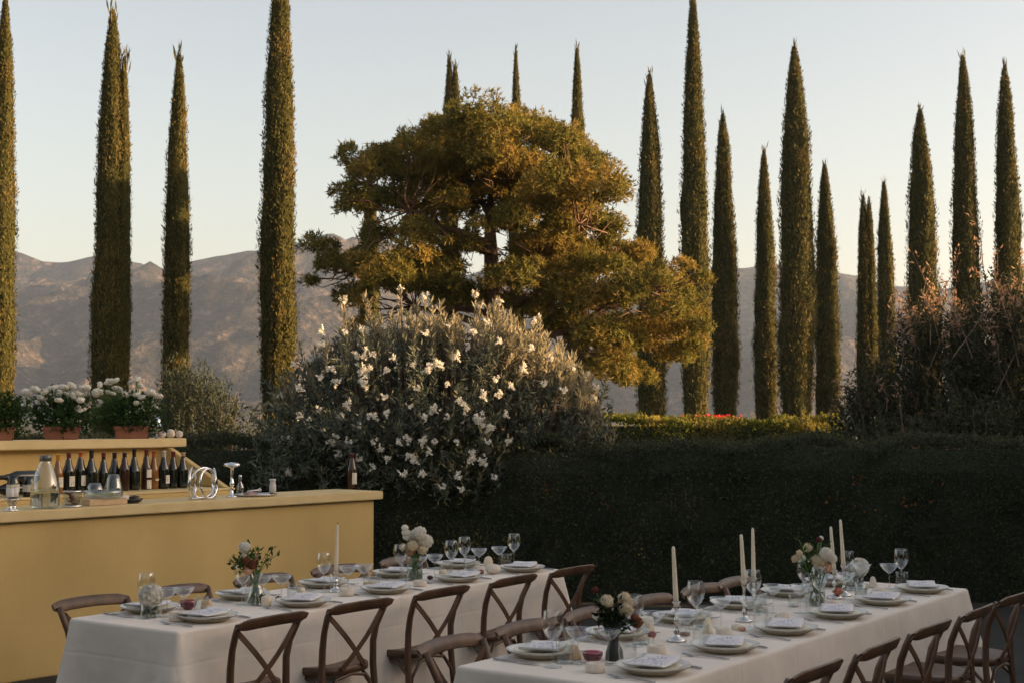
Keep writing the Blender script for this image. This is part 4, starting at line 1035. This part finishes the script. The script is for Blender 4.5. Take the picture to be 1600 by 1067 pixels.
for tb, lab, clab, sd in (('left', 'long table under the white cloth nearest the yellow bar', 'white floor-length linen cloth on the table nearest the yellow bar', 2.0),
                          ('right', 'long table under the white cloth at the front right', 'white floor-length linen cloth on the front right table, nearest the camera', 5.5)):
    N, w, L = TABLES[tb]
    t = thing('dining_table', lab, 'table', N + _r * w / 2 + _d * L / 2, TA - PI / 2, 'long dining tables')
    MB().box(-w/2+.02, w/2-.02, -L/2+.02, L/2-.02, TH-.045, TH-.006).build('tabletop', M['woodlight'], t)
    for sx in (-1, 1):
        for sy in (-1, 1):
            x, y = sx * (w/2 - .08), sy * (L/2 - .12)
            MB().box(x-.03, x+.03, y-.03, y+.03, 0, TH-.047).build('leg', M['woodlight'], t)
    cloth(tb, clab, sd)

# ------------------------------------------------------------------ chairs
def make_chair(label):
    t = thing('crossback_chair', label, 'chair')
    W = M['wood']; SZ = .485
    # seat: rounded shield
    out = []
    for i in range(40):
        a = 2 * PI * i / 40
        c, s = math.cos(a), math.sin(a)
        x = .205 * math.copysign(abs(c) ** .55, c); y = .20 * math.copysign(abs(s) ** .6, s)
        x *= 1 + .10 * (y / .2); out.append((x, y - .02))
    m = MB(); n = 40
    vs = []
    for sc, z in ((.93, SZ - .042), (.985, SZ - .036), (1, SZ - .02), (.985, SZ - .004), (.95, SZ), (.80, SZ - .004), (.4, SZ - .010), (.02, SZ - .011)):
        vs += [(x * sc, (y + .02) * sc - .02, z) for x, y in out]
    fs = [(j*n+i, j*n+(i+1) % n, (j+1)*n+(i+1) % n, (j+1)*n+i) for j in range(7) for i in range(n)]
    fs.append(tuple(range(n - 1, -1, -1)))
    m.add(vs, fs).build('seat', W, t, True)
    for s in (-1, 1):
        MB().tube([(s*.205, -.245, 0), (s*.190, -.205, .25), (s*.182, -.188, SZ-.02), (s*.180, -.19, .58), (s*.186, -.206, .66), (s*.198, -.236, .73), (s*.204, -.258, .775)],
                  [.015, .0165, .0175, .017, .016, .0155, .014], 8).build('back_post', W, t, True)
        MB().tube([(s*.185, .165, 0), (s*.168, .135, .25), (s*.160, .12, SZ-.03)], [.014, .017, .019], 8).build('front_leg', W, t, True)
        # crossing strips, bowed backwards
        e0, e1 = Vector((s*.185, -.238, .742)), Vector((-s*.085, -.222, SZ-.012))
        path = [e0.lerp(e1, k / 8) + Vector((0, -.018 * math.sin(PI * k / 8) - (.004 if s > 0 else -.004), 0)) for k in range(9)]
        mb = MB()
        vs, fs = [], []
        for k, p in enumerate(path):
            tt = (path[min(k+1, 8)] - path[max(k-1, 0)]).normalized(); side = tt.cross(Vector((0, 1, 0))).normalized()
            for (a, b) in ((-.0125, -.0035), (.0125, -.0035), (.0125, .0035), (-.0125, .0035)): vs.append(p + side * a + Vector((0, b, 0)))
        for k in range(8):
            for i in range(4): fs.append((k*4+i, k*4+(i+1) % 4, (k+1)*4+(i+1) % 4, (k+1)*4+i))
        fs += [(3, 2, 1, 0), (32, 33, 34, 35)]
        mb.add(vs, fs).build('cross_strip', W, t)
        # bent braces under the seat, at the side
        pa = [(s*.196, -.215, .20), (s*.186, -.19, .36), (s*.18, -.12, .425), (s*.172, -.02, .438), (s*.166, .07, .42), (s*.166, .118, .34), (s*.172, .14, .2)]
        MB().tube(pa, .009, 6).build('side_brace', W, t, True)
    MB().tube([(-.192, -.212, .22), (-.165, -.205, .35), (-.10, -.205, .425), (0, -.21, .442), (.10, -.205, .425), (.165, -.205, .35), (.192, -.212, .22)], .009, 6).build('rear_brace', W, t, True)
    # the curved top rail
    vs, fs = [], []
    K = 17
    for k in range(K):
        f = -1 + 2 * k / (K - 1); x = f * .228; y = -.272 - .030 * (1 - f * f)
        hh = .027 * (1 - .45 * max(0, abs(f) - .8) / .2); zc = .772 + .010 * (1 - f * f); dp = .0115 * (1 - .35 * max(0, abs(f) - .85) / .15)
        for i in range(10):
            a = 2 * PI * i / 10
            vs.append((x, y + dp * math.copysign(abs(math.cos(a)) ** .6, math.cos(a)) - .012 * (math.sin(a)), zc + hh * math.copysign(abs(math.sin(a)) ** .6, math.sin(a))))
    for k in range(K - 1):
        for i in range(10): fs.append((k*10+i, k*10+(i+1) % 10, (k+1)*10+(i+1) % 10, (k+1)*10+i))
    fs += [tuple(range(10)), tuple((K-1)*10 + i for i in range(9, -1, -1))]
    MB().add(vs, fs).build('top_rail', W, t, True)
    return t
ORD = ['nearest', 'second', 'third', 'fourth', 'fifth', 'sixth']
ORDT = lambda i, n: 'nearest' if i == 0 else ('farthest' if i == n - 1 else ORD[i])
def chair(tb, side, u, v, label, grp, jit):
    """v is where the top rail stands; the chair faces the table"""
    face = -_r if side == 'right' else _r
    c = tp(tb, u, v, 0) + face * .28
    rz = math.atan2(face.y, face.x) - PI / 2 + jit
    place('chair', make_chair, c, rz, label, grp)
us = [.36, .98, 1.62, 2.27, 2.90]
for i, u in enumerate(us):
    w = ['nearest the camera', 'second from the camera', 'in the middle of five', 'second from the far end', 'at the far end'][i]
    chair('left', 'right', u, .985, 'brown chair right of the bar-side table, back turned, ' + w, 'chairs along the bar-side table', [.02, -.03, .0, .03, -.02][i])
for i, u in enumerate([.29, .86, 1.49, 2.11, 2.735]):
    w = ['at its near end', 'second from its near end', 'behind the leafy bouquet', 'behind the single taper candle', 'behind the white bouquet'][i]
    chair('left', 'left', u, -.205, 'brown chair between yellow bar and its table, ' + w, 'chairs along the bar-side table', [-.03, .02, .0, -.02, .03][i])
for i, u in enumerate([.27, .80, 1.33, 1.90, 2.45, 2.86]):
    w = ['nearest the camera, left of the front tumbler', 'second from the camera', 'left of the dark bouquet', 'right of the dark bouquet', 'behind the balloon wine glass', 'behind the paired candles'][i]
    chair('right', 'left', u, -.215, 'brown chair left of the front right table, ' + w, 'chairs along the front right table', [.05, -.04, .02, .0, -.03, .03][i])
for i, u in enumerate([.54, 1.16, 1.80, 2.44, 3.07]):
    w = ['nearest the camera', 'second from the camera', 'in the middle of five', 'second from the far end', 'at the far end'][i]
    chair('right', 'right', u, 1.245, 'dark chair right of the front right table, back turned, ' + w, 'chairs along the front right table', [.0, .03, -.02, .02, -.05][i])

# ------------------------------------------------------------------ place settings
Z0 = TH + .0015
def mk(name, cat, prof, mat, n=24, rfun=None):
    def f(label):
        o = MB().lathe(prof, n, rfun=rfun).build(name, M[mat], None, True); o['category'] = cat; o['label'] = label
        return o
    return f
def make_plate(label):
    t = thing('dinner_plate', label, 'plate')
    MB().lathe([(.001, .012), (.085, .012), (.10, .016), (.135, .031), (.141, .034), (.142, .032), (.136, .027), (.103, .010)], 40).build('glazed_top', M['plate'], t, True)
    MB().lathe([(.001, .002), (.078, .002), (.08, .0), (.086, .0), (.103, .009), (.128, .0215)], 40).build('foot', M['plate_foot'], t, True)
    return t
def make_small_plate(label):
    o = MB().lathe([(.001, .004), (.07, .004), (.085, .006), (.104, .013), (.106, .0125), (.10, .008), (.085, 0), (.001, 0)], 36).build('side_plate', M['cream_plate'], None, True)
    o['category'] = 'plate'; o['label'] = label; return o
def make_napkin(label):
    nx, ny = 11, 9; vs, fs = [], []
    for lay, dz in ((0, .0), (1, .004)):
        for j in range(ny):
            for i in range(nx):
                x, y = -.105 + .21 * i / (nx-1) + lay * .004, -.075 + .15 * j / (ny-1) + lay * .003
                sag = .010 * max(0, (abs(x) - .06) / .045) ** 2 - .004
                z = dz + sag + .006 * vnoise(x * 22 + 3, y * 22, lay + 0.0) + (.002 * abs(y) / .075 if lay else 0)
                vs.append((x, y, float(z)))
        o = lay * nx * ny
        for j in range(ny - 1):
            for i in range(nx - 1):
                q = (o+j*nx+i, o+j*nx+i+1, o+(j+1)*nx+i+1, o+(j+1)*nx+i); fs.append(q if lay else q[::-1])
    k = nx * ny
    for i in range(nx - 1): fs += [(i, i+1, k+i+1, k+i), ((ny-1)*nx+i+1, (ny-1)*nx+i, k+(ny-1)*nx+i, k+(ny-1)*nx+i+1)]
    for j in range(ny - 1): fs += [((j+1)*nx, j*nx, k+j*nx, k+(j+1)*nx), (j*nx+nx-1, (j+1)*nx+nx-1, k+(j+1)*nx+nx-1, k+j*nx+nx-1)]
    o = MB().add(vs, fs).build('napkin', M['napkin'], None, True)
    o['category'] = 'napkin'; o['label'] = label; return o
def make_fork(label):
    t = thing('fork', label, 'fork')
    MB().tube([(0, -.10, .004), (0, -.04, .005), (0, .02, .006), (0, .045, .004)], [.0075, .0055, .004, .005], 6, flat=.4).build('handle', M['steel'], t, True)
    MB().tube([(0, .045, .004), (0, .055, .003), (0, .068, .004)], [.005, .011, .012], 8, flat=.25).build('head', M['steel'], t, True)
    for x in (-.009, -.003, .003, .009):
        MB().tube([(x, .066, .004), (x, .10, .009)], [.0017, .0012], 4).build('tine', M['steel'], t)
    return t
def make_knife(label):
    t = thing('table_knife', label, 'knife')
    MB().tube([(0, -.11, .005), (0, -.05, .006), (0, .0, .005)], [.007, .0075, .005], 6, flat=.6).build('handle', M['steel'], t, True)
    MB().tube([(0, .0, .005), (.002, .03, .005), (.003, .08, .005), (-.002, .112, .005)], [.006, .010, .0095, .002], 6, flat=.15).build('blade', M['steel'], t, True)
    return t
def make_wine(label):
    t = thing('wine_glass', label, 'wine glass')
    MB().lathe([(.001, .003), (.02, .002), (.036, .0), (.037, .0012), (.02, .004), (.006, .009), (.0036, .02), (.0033, .08), (.005, .096), (.012, .104)], 22).build('stem', M['glass'], t, True)
    MB().lathe([(.001, .100), (.012, .104), (.026, .118), (.037, .138), (.0415, .158), (.040, .182), (.034, .210), (.0335, .2112), (.0325, .210)], 26).build('bowl', M['glass'], t, True)
    return t
def make_coupe(label):
    t = thing('coupe_glass', label, 'coupe glass')
    MB().lathe([(.001, .003), (.02, .002), (.034, .0), (.035, .0012), (.016, .004), (.005, .009), (.0035, .02), (.0035, .075), (.006, .085)], 22).build('stem', M['glass'], t, True)
    MB().lathe([(.001, .083), (.010, .086), (.030, .102), (.047, .122), (.052, .134), (.0515, .1345), (.046, .1225)], 26).build('bowl', M['glass'], t, True)
    return t
def make_tumbler(label):
    t = thing('tumbler', label, 'tumbler')
    rf = lambda a, z: 1 + (.018 * math.sin(16 * a) if .012 < z < .075 else 0)
    MB().lathe([(.001, .008), (.026, .008), (.030, .0005), (.031, .004), (.033, .015), (.0345, .05), (.035, .088), (.0342, .0895), (.0335, .088)], 48, rfun=rf).build('wall', M['glass'], t, True)
    MB().lathe([(.001, .0), (.029, .0), (.030, .003), (.030, .009), (.001, .010)], 20).build('base', M['jar_glass'], t, True)
    return t
rs = random.Random(12)
def setting(tb, side, u, v, i, n, glasses):
    T = 'bar-side table' if tb == 'left' else 'front right table'
    where = f'{side} of {T}, ' + ('nearest place' if i == 0 else ('farthest place' if i == n-1 else f'{ORD[i]} place from the camera'))
    face = -_r if side == 'right' else _r                         # the way the guest looks
    rt = Vector((face.y, -face.x, 0))                             # the guest's right hand
    rz = math.atan2(face.y, face.x) - PI / 2
    c = tp(tb, u, v, Z0); j = lambda a: rs.uniform(-a, a)
    place('plate', make_plate, c, j(3), 'white plate with shade-toned foot, ' + where, 'dinner plates')
    place('small', make_small_plate, c + Vector((j(.006), j(.006), .0165)), j(3), 'small cream plate under the napkin, ' + where, 'cream side plates')
    place('napkin', make_napkin, c + Vector((j(.01), j(.01), .0345)), rz + j(.25) + .2, 'folded napkin with loose lavender print, ' + where, 'printed napkins')
    place('fork', make_fork, c - rt * (.178 + j(.008)) + face * j(.01), rz + j(.10), 'steel fork left of the plate, ' + where, 'forks')
    place('knife', make_knife, c + rt * (.172 + j(.008)) + face * j(.01), rz + j(.08), 'steel knife right of the plate, ' + where, 'knives')
    g0 = c + face * .175 + rt * .10
    if 'w' in glasses: place('wine', make_wine, c + face * (.17 + j(.015)) + rt * (.165 + j(.015)), j(3), 'clear tall wine glass, ' + where, 'wine glasses')
    if 'c' in glasses: place('coupe', make_coupe, c + face * (.215 + j(.02)) + rt * (.06 + j(.02)), j(3), 'clear wide coupe glass, ' + where, 'coupe glasses')
    if 't' in glasses: place('tumbler', make_tumbler, c + face * (.155 + j(.015)) + rt * (.075 + j(.015) + .01), j(3), 'fluted clear tumbler, ' + where, 'tumblers')
for i in range(5):
    setting('left', 'right', .31 + .645 * i, .61, i, 5, 'ct' if i < 3 else 'wct')
    setting('left', 'left', .36 + .62 * i, .155, i, 5, 'wct')
for i in range(6):
    setting('right', 'right', .305 + .59 * i, .695, i, 6, 'wct' if i in (3, 5) else 'ct')
    setting('right', 'left', .36 + .585 * i, .16, i, 6, 'wct')

# ------------------------------------------------------------------ candles, vases, small things
def on(px, py): return at(px, py, Z0)
def candlestick(label, clabel, base, top_h, hold, lean=(0, 0), cr=.0115):
    t = thing('candlestick', label, 'candlestick', base, 0, 'silver candlesticks')
    MB().lathe([(.001, .012), (.02, .010), (.040, .0), (.042, .002), (.036, .010), (.018, .018), (.010, .03), (.014, .04), (.008, .05), (.007, hold * .45), (.012, hold * .5), (.012, hold * .56), (.007, hold * .62),
                (.007, hold * .80), (.014, hold * .86), (.009, hold * .9), (.013, hold * .96), (.019, hold), (.018, hold + .002), (.011, hold - .004), (.001, hold - .02)], 20).build('holder', M['silver'], t, True)
    c = thing('taper_candle', clabel, 'candle', base, 0, 'ivory taper candles')
    z0 = hold - .018
    MB().tube([(lean[0] * f, lean[1] * f, z0 + (top_h - z0) * f) for f in (0, .25, .5, .75, .97, 1)], [cr, cr * .95, cr * .86, cr * .74, cr * .62, cr * .3], 12).build('wax', M['wax'], c, True)
    MB().tube([(lean[0], lean[1], top_h - .003), (lean[0] + .001, lean[1], top_h + .008), (lean[0] + .005, lean[1], top_h + .011)], .0012, 4).build('wick', M['wick'], c)
def cs(bpx, bpy, tpx, tpy, hold_py, label, clabel):
    b = on(bpx, bpy); e = at_depth(tpx, tpy, b.y); h = at_depth(bpx, hold_py, b.y)
    candlestick(label, clabel, b, e.z - b.z, h.z - b.z, (e.x - b.x, 0))
cs(525, 924, 527, 819, 893, 'slim glass and silver candlestick alone on the bar-side table', 'single thin ivory taper candle on the bar-side table')
cs(1057, 1001, 1052, 853, 940, 'silver candlestick nearest the camera on the front right table', 'ivory taper candle nearest the camera on the front right table')
cs(1163, 970, 1158, 834, 906, 'left silver candlestick of the close pair mid table', 'leaning ivory taper candle, left of the close pair mid table')
cs(1178, 946, 1176, 824, 903, 'right silver candlestick of the close pair mid table', 'upright ivory taper candle, right of the close pair mid table')
cs(1304, 934, 1298, 822, 891, 'silver candlestick just right of the peach bouquet', 'ivory taper candle touching the right of the peach bouquet')
cs(1319, 930, 1313, 811, 884, 'tallest silver candlestick right of the peach bouquet', 'tallest leaning ivory taper candle right of the peach bouquet')

def stone(px, py, r, sq, label, mat='stone', cat='votive', shape='round', group='cream votives on the tables'):
    if shape == 'round':
        m = MB().ball((0, 0, r * sq), r, 18, 12, (1, 1, sq), lambda a, p: 1 + .04 * math.sin(2 * a + p * 3))
    elif shape == 'block':
        h = r * sq * 2; m = MB().lathe([(.001, 0), (r * .88, 0), (r * .98, h * .1), (r, h * .5), (r * .96, h * .9), (r * .86, h), (r * .5, h * .97), (r * .42, h * .82), (.001, h * .8)], 20)
    elif shape == 'tier':
        h = r * sq * 2; m = MB().lathe([(.001, 0), (r * .98, 0), (r, h * .06), (r, h * .44), (r * .94, h * .47), (r * .86, h * .5), (r * .88, h * .54), (r * .86, h * .9), (r * .72, h), (.001, h)], 20)
    elif shape == 'cone':
        h = r * sq * 2; m = MB().lathe([(.001, 0), (r, 0), (r * 1.02, h * .12), (r * .8, h * .4), (r * .62, h * .7), (r * .45, h * .92), (r * .2, h), (.001, h)], 18)
    o = m.build('votive' if cat == 'votive' else cat.replace(' ', '_'), M[mat], None, True)
    return tag(o, label, cat, group, on(px, py), rs.uniform(0, 3))
G1 = 'cream votives on the tables'
stone(279, 969, .045, .48, 'cream stone votive at the near end of the bar-side table', shape='block')
stone(323, 953, .030, .85, 'two-tier cream and tan candle beside the pink bowl', 'tanwax', shape='tier')
stone(416, 946, .026, .9, 'rounded cream candle at the foot of the leafy bouquet vase', 'wax', shape='block')
stone(470, 935, .025, 1.15, 'tall two-tier cream candle beyond the leafy bouquet', 'wax', shape='tier')
stone(541, 930, .040, .5, 'flat cream votive right of the single taper candle', shape='block')
stone(656, 915, .038, .42, 'flat cream votive in front of the white bouquet vase', shape='block')
stone(692, 904, .026, 1.05, 'two-tier cream candle right of the white bouquet', 'wax', shape='tier')
stone(770, 896, .048, .62, 'pale gourd-shaped stone near the far end of the bar-side table')
stone(763, 889, .030, 1.35, 'upright egg-shaped stone at the far end of the bar-side table', 'wax')
stone(672, 905, .018, .7, 'single dark fig right of the white bouquet vase', 'fig', 'fig', group='figs on the tables')
stone(752, 897, .017, .9, 'brown fig beside the pale gourd stone', 'figbrown', 'fig', group='figs on the tables')
stone(897, 1029, .030, .95, 'pear-shaped tan candle behind the front balloon wine glass', 'tanwax', shape='cone')
stone(930, 1049, .037, .46, 'flat cream votive in front of the pink bowl on the front right table', shape='block')
stone(1026, 1022, .040, .46, 'flat cream votive carrying a dusty rose bud', shape='block')
stone(1010, 985, .034, .9, 'cream block candle hidden behind the dark bouquet', 'wax', shape='block')
stone(1106, 988, .024, 1.4, 'upright cone-shaped cream candle mid table', 'wax', shape='cone')
stone(1131, 994, .036, .50, 'flat cream votive between the first candlestick and the close pair', shape='block')
stone(1222, 968, .034, .52, 'flat cream votive left of the peach bouquet vase', shape='block')
stone(1300, 949, .030, .6, 'flat cream votive at the right foot of the peach bouquet vase', shape='block')
stone(1364, 917, .026, 1.15, 'upright cream stone beside the white pompon flower', 'stone', shape='cone')
stone(1374, 928, .038, .52, 'flat cream stone votive below the white pompon flower', shape='round')

def bowl(px, py, r, label):
    t = thing('pink_bowl', label, 'bowl', on(px, py), 0, 'pink glass bowls')
    MB().lathe([(.001, .004), (r * .45, .0), (r * .5, .004), (r * .80, r * .28), (r * .98, r * .72), (r, r * 1.0), (r * .97, r * 1.02), (r * .94, r * .74), (r * .75, r * .30), (.001, r * .14)], 26, rfun=lambda a, z: 1 + .03 * math.sin(11 * a)).build('bowl', M['pinkglass'], t, True)
    MB().lathe([(.001, r * .16), (r * .70, r * .30), (r * .90, r * .80), (.001, r * .82)], 22).build('pink_fill', surf('pink_fill', (.42, .13, .20), (.54, .21, .29), .5, scale=40), t, True)
bowl(294, 951, .042, 'small pink glass bowl at the near end of the bar-side table')
bowl(926, 1034, .040, 'small pink glass bowl beside the dark vase on the front right table')

# flowers ----------------------------------------------------------
def bouquet(label, vlabel, vbase, vprof, vmat, heads, leafspec, stems_to, leafmat_='bouquet_leaf', water=None, neck=.02, name='glass_vase'):
    vt = thing(name, vlabel, 'vase', vbase, 0, 'vases on the tables')
    MB().lathe(vprof, 26).build('body', M[vmat], vt, True)
    if water: MB().lathe(water, 22).build('water_fill', M['water'], vt, True)
    bt = thing('bouquet', label, 'bouquet', vbase, 0, 'bouquets on the tables')
    rg = np.random.default_rng(int(abs(vbase.x * 1000)) + 3)
    vh = vprof[-1][1]
    for (px, py, r, mat, n) in heads:
        dy = rg.uniform(-.04, .03); p = at_depth(px, py, vbase.y + dy) - vbase
        o = link('flower_head', head_mesh('b%.3f' % r, r * 1.28, mat, n, .88), None, bt); o.location = p; o.rotation_euler = tuple(rg.uniform(-.6, .6, 3))
        a = rg.random() * 6.28; foot = Vector((stems_to * math.cos(a), stems_to * math.sin(a) * .8, .008)); nk = Vector((rg.normal() * neck * .4, rg.normal() * neck * .4, vh * .55 if name != 'x' else vh))
        MB().tube([foot, nk, nk.lerp(p, .6) + Vector((0, 0, .01)), p], .0028, 5).build('stem', M['stem'], bt, True)
    for k in range(9):
        a = 2 * PI * k / 9 + rg.random() * .4; foot = Vector((stems_to * math.cos(a), stems_to * math.sin(a), .006)); nk = Vector((-neck * .3 * math.cos(a), -neck * .3 * math.sin(a), vh * .62))
        MB().tube([foot, nk, nk + Vector((-math.cos(a) * .012, -math.sin(a) * .012, vh * .5))], .0030, 5).build('stem', M['stem'], bt, True)
    P, D = [], []
    sm = MB()
    for (px, py, k, sp, up) in leafspec:
        p = at_depth(px, py, vbase.y + rg.uniform(-.04, .04)) - vbase
        nk = Vector((0, 0, vh * .9)); sm.tube([nk, nk.lerp(p, .5) + Vector((0, 0, .015)), p], .0018, 4, False)
        for j in range(k):
            f = 1 - rg.random() * .5
            q = nk.lerp(p, f) + Vector(rg.normal(size=3)) * sp
            P.append(list(q)); D.append(list((p - nk).normalized() * .7 + Vector(rg.normal(size=3)) * .7 + Vector((0, 0, up))))
    if P:
        sm.build('sprig', M['stem'], bt)
        fo = link('foliage', leaf_mesh('foliage', np.array(P), np.array(D), rg.uniform(.022, .042, len(P)), .014, rng=rg), M[leafmat_], bt)
    return bt
HG = [(.001, .004), (.040, .004), (.046, .012), (.044, .05), (.030, .085), (.020, .105), (.022, .13), (.034, .155)]
bouquet('loose leafy bouquet with one white bloom and rust flowers on the bar-side table', 'hourglass clear vase with green stems on the bar-side table', on(400, 944), HG, 'glass',
        [(382, 854, .024, 'white_petal', 110), (381, 868, .012, 'white_petal', 50), (403, 871, .015, 'peach_petal', 60), (385, 876, .020, 'rust_petal', 60), (393, 882, .022, 'rust_petal', 70), (388, 892, .018, 'peach_petal', 50)],
        [(366, 870, 22, .012, .1), (372, 878, 24, .012, 0), (376, 862, 20, .010, .2), (364, 881, 12, .01, 0), (388, 845, 10, .008, .6), (393, 862, 12, .01, .3), (405, 856, 6, .006, .6), (421, 858, 5, .008, 0), (425, 868, 5, .006, -.6), (431, 852, 6, .006, .3), (438, 862, 3, .004, .2), (398, 878, 14, .012, .4)],
        .034, water=[(.001, .006), (.038, .006), (.044, .013), (.042, .05), (.028, .085), (.001, .086)])
TV = [(.001, .004), (.042, .004), (.046, .010), (.046, .08), (.042, .115), (.044, .128), (.046, .132)]
bouquet('round bouquet of white blooms with blush roses on the bar-side table', 'clear glass vase of green stems under the white bouquet', on(648, 906), TV, 'glass',
        [(651, 838, .040, 'white_petal', 170), (664, 845, .036, 'white_petal', 150), (634, 832, .020, 'white_petal', 80), (633, 824, .016, 'white_petal', 60), (636, 838, .020, 'white_petal', 80), (660, 858, .026, 'cream_petal', 90), (645, 852, .026, 'cream_petal', 90), (630, 854, .018, 'cream_petal', 70), (642, 862, .022, 'peach_petal', 90), (656, 832, .030, 'white_petal', 120)],
        [(645, 866, 12, .012, 0), (655, 862, 8, .012, 0)], .036, water=[(.001, .006), (.040, .006), (.0445, .012), (.0445, .06), (.001, .061)])
DV = [(.001, .0), (.034, .0), (.036, .004), (.034, .03), (.022, .065), (.017, .085), (.019, .10), (.028, .125), (.036, .15)]
bouquet('dark bouquet with three cream blooms and a rust flower on the front right table', 'dark waisted vase at the front of the front right table', on(960, 1030), DV, 'darkvase',
        [(948, 939, .022, 'cream_petal', 100), (975, 934, .021, 'cream_petal', 90), (980, 940, .018, 'cream_petal', 80), (977, 951, .024, 'cream_petal', 110), (995, 972, .020, 'rust_petal', 70), (992, 964, .014, 'rust_petal', 50), (932, 962, .014, 'white_petal', 40), (930, 921, .012, 'maroon_petal', 40)],
        [(945, 950, 26, .014, .2), (960, 945, 30, .014, .3), (938, 945, 22, .012, .2), (968, 960, 30, .014, .2), (955, 968, 34, .014, .1), (930, 935, 12, .012, .3), (985, 975, 16, .012, 0), (935, 965, 14, .01, 0), (965, 975, 34, .014, .1), (952, 978, 30, .012, .1)], .02, 'dark_leaf', name='dark_vase')
PVS = [(.001, .004), (.040, .004), (.043, .010), (.043, .085), (.042, .09)]
bouquet('bouquet of peach and cream blooms with dark sprigs on the front right table', 'short straight clear vase under the peach bouquet', on(1276, 945), PVS, 'glass',
        [(1262, 855, .019, 'cream_petal', 80), (1243, 872, .017, 'cream_petal', 70), (1249, 863, .013, 'cream_petal', 50), (1253, 871, .016, 'white_petal', 60), (1279, 876, .032, 'cream_petal', 160), (1291, 865, .028, 'white_petal', 130), (1300, 872, .020, 'white_petal', 80), (1291, 887, .022, 'peach_petal', 90), (1283, 840, .010, 'white_petal', 40), (1279, 842, .011, 'maroon_petal', 40)],
        [(1270, 850, 18, .012, .3), (1256, 848, 10, .01, .3), (1248, 842, 5, .006, .2), (1282, 845, 12, .012, .4), (1295, 848, 10, .008, .4), (1262, 880, 24, .014, .1), (1270, 888, 22, .014, 0), (1275, 862, 14, .012, .2), (1258, 875, 16, .012, 0)],
        .034, water=[(.001, .006), (.039, .006), (.0415, .012), (.0415, .065), (.001, .066)])
def pompon_glass(px, py, fpx, fpy, r, label, vlabel):
    b = on(px, py)
    vt = thing('small_glass', vlabel, 'glass', b, 0, 'small glasses holding a bloom')
    MB().lathe([(.001, .005), (.037, .005), (.040, .0), (.041, .004), (.041, .068), (.040, .069)], 24).build('wall', M['glass'], vt, True)
    MB().lathe([(.001, .007), (.038, .007), (.0395, .01), (.0395, .05), (.001, .051)], 22).build('water_fill', M['water'], vt, True)
    t = thing('pompon_bloom', label, 'flower', b, 0, 'single pompon blooms')
    p = at_depth(fpx, fpy, b.y) - b + Vector((0, 0, .006))
    o = link('flower_head', head_mesh('pom%.3f' % r, r, 'white_petal', 300, .92, r * .40), None, t); o.location = p
    for k in range(6):
        a = k * 1.05; MB().tube([(.024 * math.cos(a), .024 * math.sin(a), .012), p * .6, p], .004, 5).build('stem', M['stem'], t, True)
    rg = np.random.default_rng(px)
    P = np.stack([rg.normal(size=26) * .016, rg.normal(size=26) * .016, rg.uniform(.03, .07, 26)], -1)
    link('leaf_collar', leaf_mesh('leaf_collar', P, rg.normal(size=(26, 3)), .03, .016, rng=rg), M['bouquet_leaf'], t)
pompon_glass(233, 964, 236, 932, .056, 'big white pompon bloom at the near end of the bar-side table', 'short clear glass holding the big white pompon bloom')
pompon_glass(1338, 914, 1343, 887, .052, 'white pompon bloom at the far right of the front right table', 'short clear glass holding the far white pompon bloom')
def petals(px, py, r, mat, label, n=60, lift=0.0, cat='flower', name='loose_bloom', group='loose blooms on the tables'):
    me = head_mesh('loose%.3f' % r, r, mat, n, .7)
    o = link(name, me, None); return tag(o, label, cat, group, on(px, py) + Vector((0, 0, r * .5 + lift)), rs.uniform(0, 3))
petals(579, 905, .024, 'amber_petal', 'amber dried bloom sitting on a pale wooden disc', lift=.024)
tag(MB().lathe([(.001, 0), (.040, 0), (.041, .003), (.041, .019), (.039, .022), (.001, .022)], 24).build('wooden_disc', M['woodlight'], None, True), 'pale round wooden disc under the amber dried bloom', 'disc', loc=on(579, 915))
petals(1019, 1007, .018, 'dusty_petal', 'dusty rose bud lying on a flat cream votive', lift=.034)
petals(1309, 934, .028, 'coral_petal', 'coral dried bloom behind the votive by the peach bouquet', lift=.022)
petals(1150, 983, .022, 'white_petal', 'pale loose bloom beside the left candlestick of the pair')
petals(1160, 985, .015, 'peach_petal', 'tiny peach loose bloom beside the left candlestick of the pair')
petals(436, 938, .020, 'maroon_petal', 'dark and white loose sprig right of the leafy bouquet')
petals(448, 936, .014, 'white_petal', 'small white loose bloom right of the leafy bouquet')
petals(1207, 975, .010, 'coral_petal', 'tiny coral bud inside a small glass mid table', lift=.01)
def votive_glass(px, py, label, fill):
    t = thing('votive_glass', label, 'votive', on(px, py), 0, 'small glass votives')
    MB().lathe([(.001, .003), (.024, .0), (.026, .004), (.028, .03), (.025, .06), (.0245, .061)], 20).build('wall', M['glass'], t, True)
    MB().lathe([(.001, .004), (.023, .004), (.025, .012), (.001, .014)], 18).build('fill', M[fill], t, True)
votive_glass(1070, 992, 'small glass with brown bottom right of the front candlestick', 'figbrown')
votive_glass(1205, 980, 'tiny clear glass with a coral bud mid table', 'wax')
votive_glass(1240, 947, 'small glass votive with metal base left of the peach bouquet vase', 'silver')
tag(MB().lathe([(.030, 0), (.031, .002), (.030, .05), (.024, .075), (.001, .085)], 22).build('bell_glass', M['jar_glass'], None, True), 'upturned clear bell glass before the white pompon bloom', 'glass', loc=on(1345, 936))
t = thing('water_bottle', 'clear stoppered water bottle between tallest candlestick and white pompon', 'bottle', on(1328, 922))
MB().lathe([(.001, .003), (.036, .0), (.040, .006), (.038, .05), (.016, .09), (.013, .12), (.016, .125)], 20).build('body', M['jar_glass'], t, True)
MB().ball((0, 0, .135), .014, 10, 8).build('stopper', M['jar_glass'], t, True)
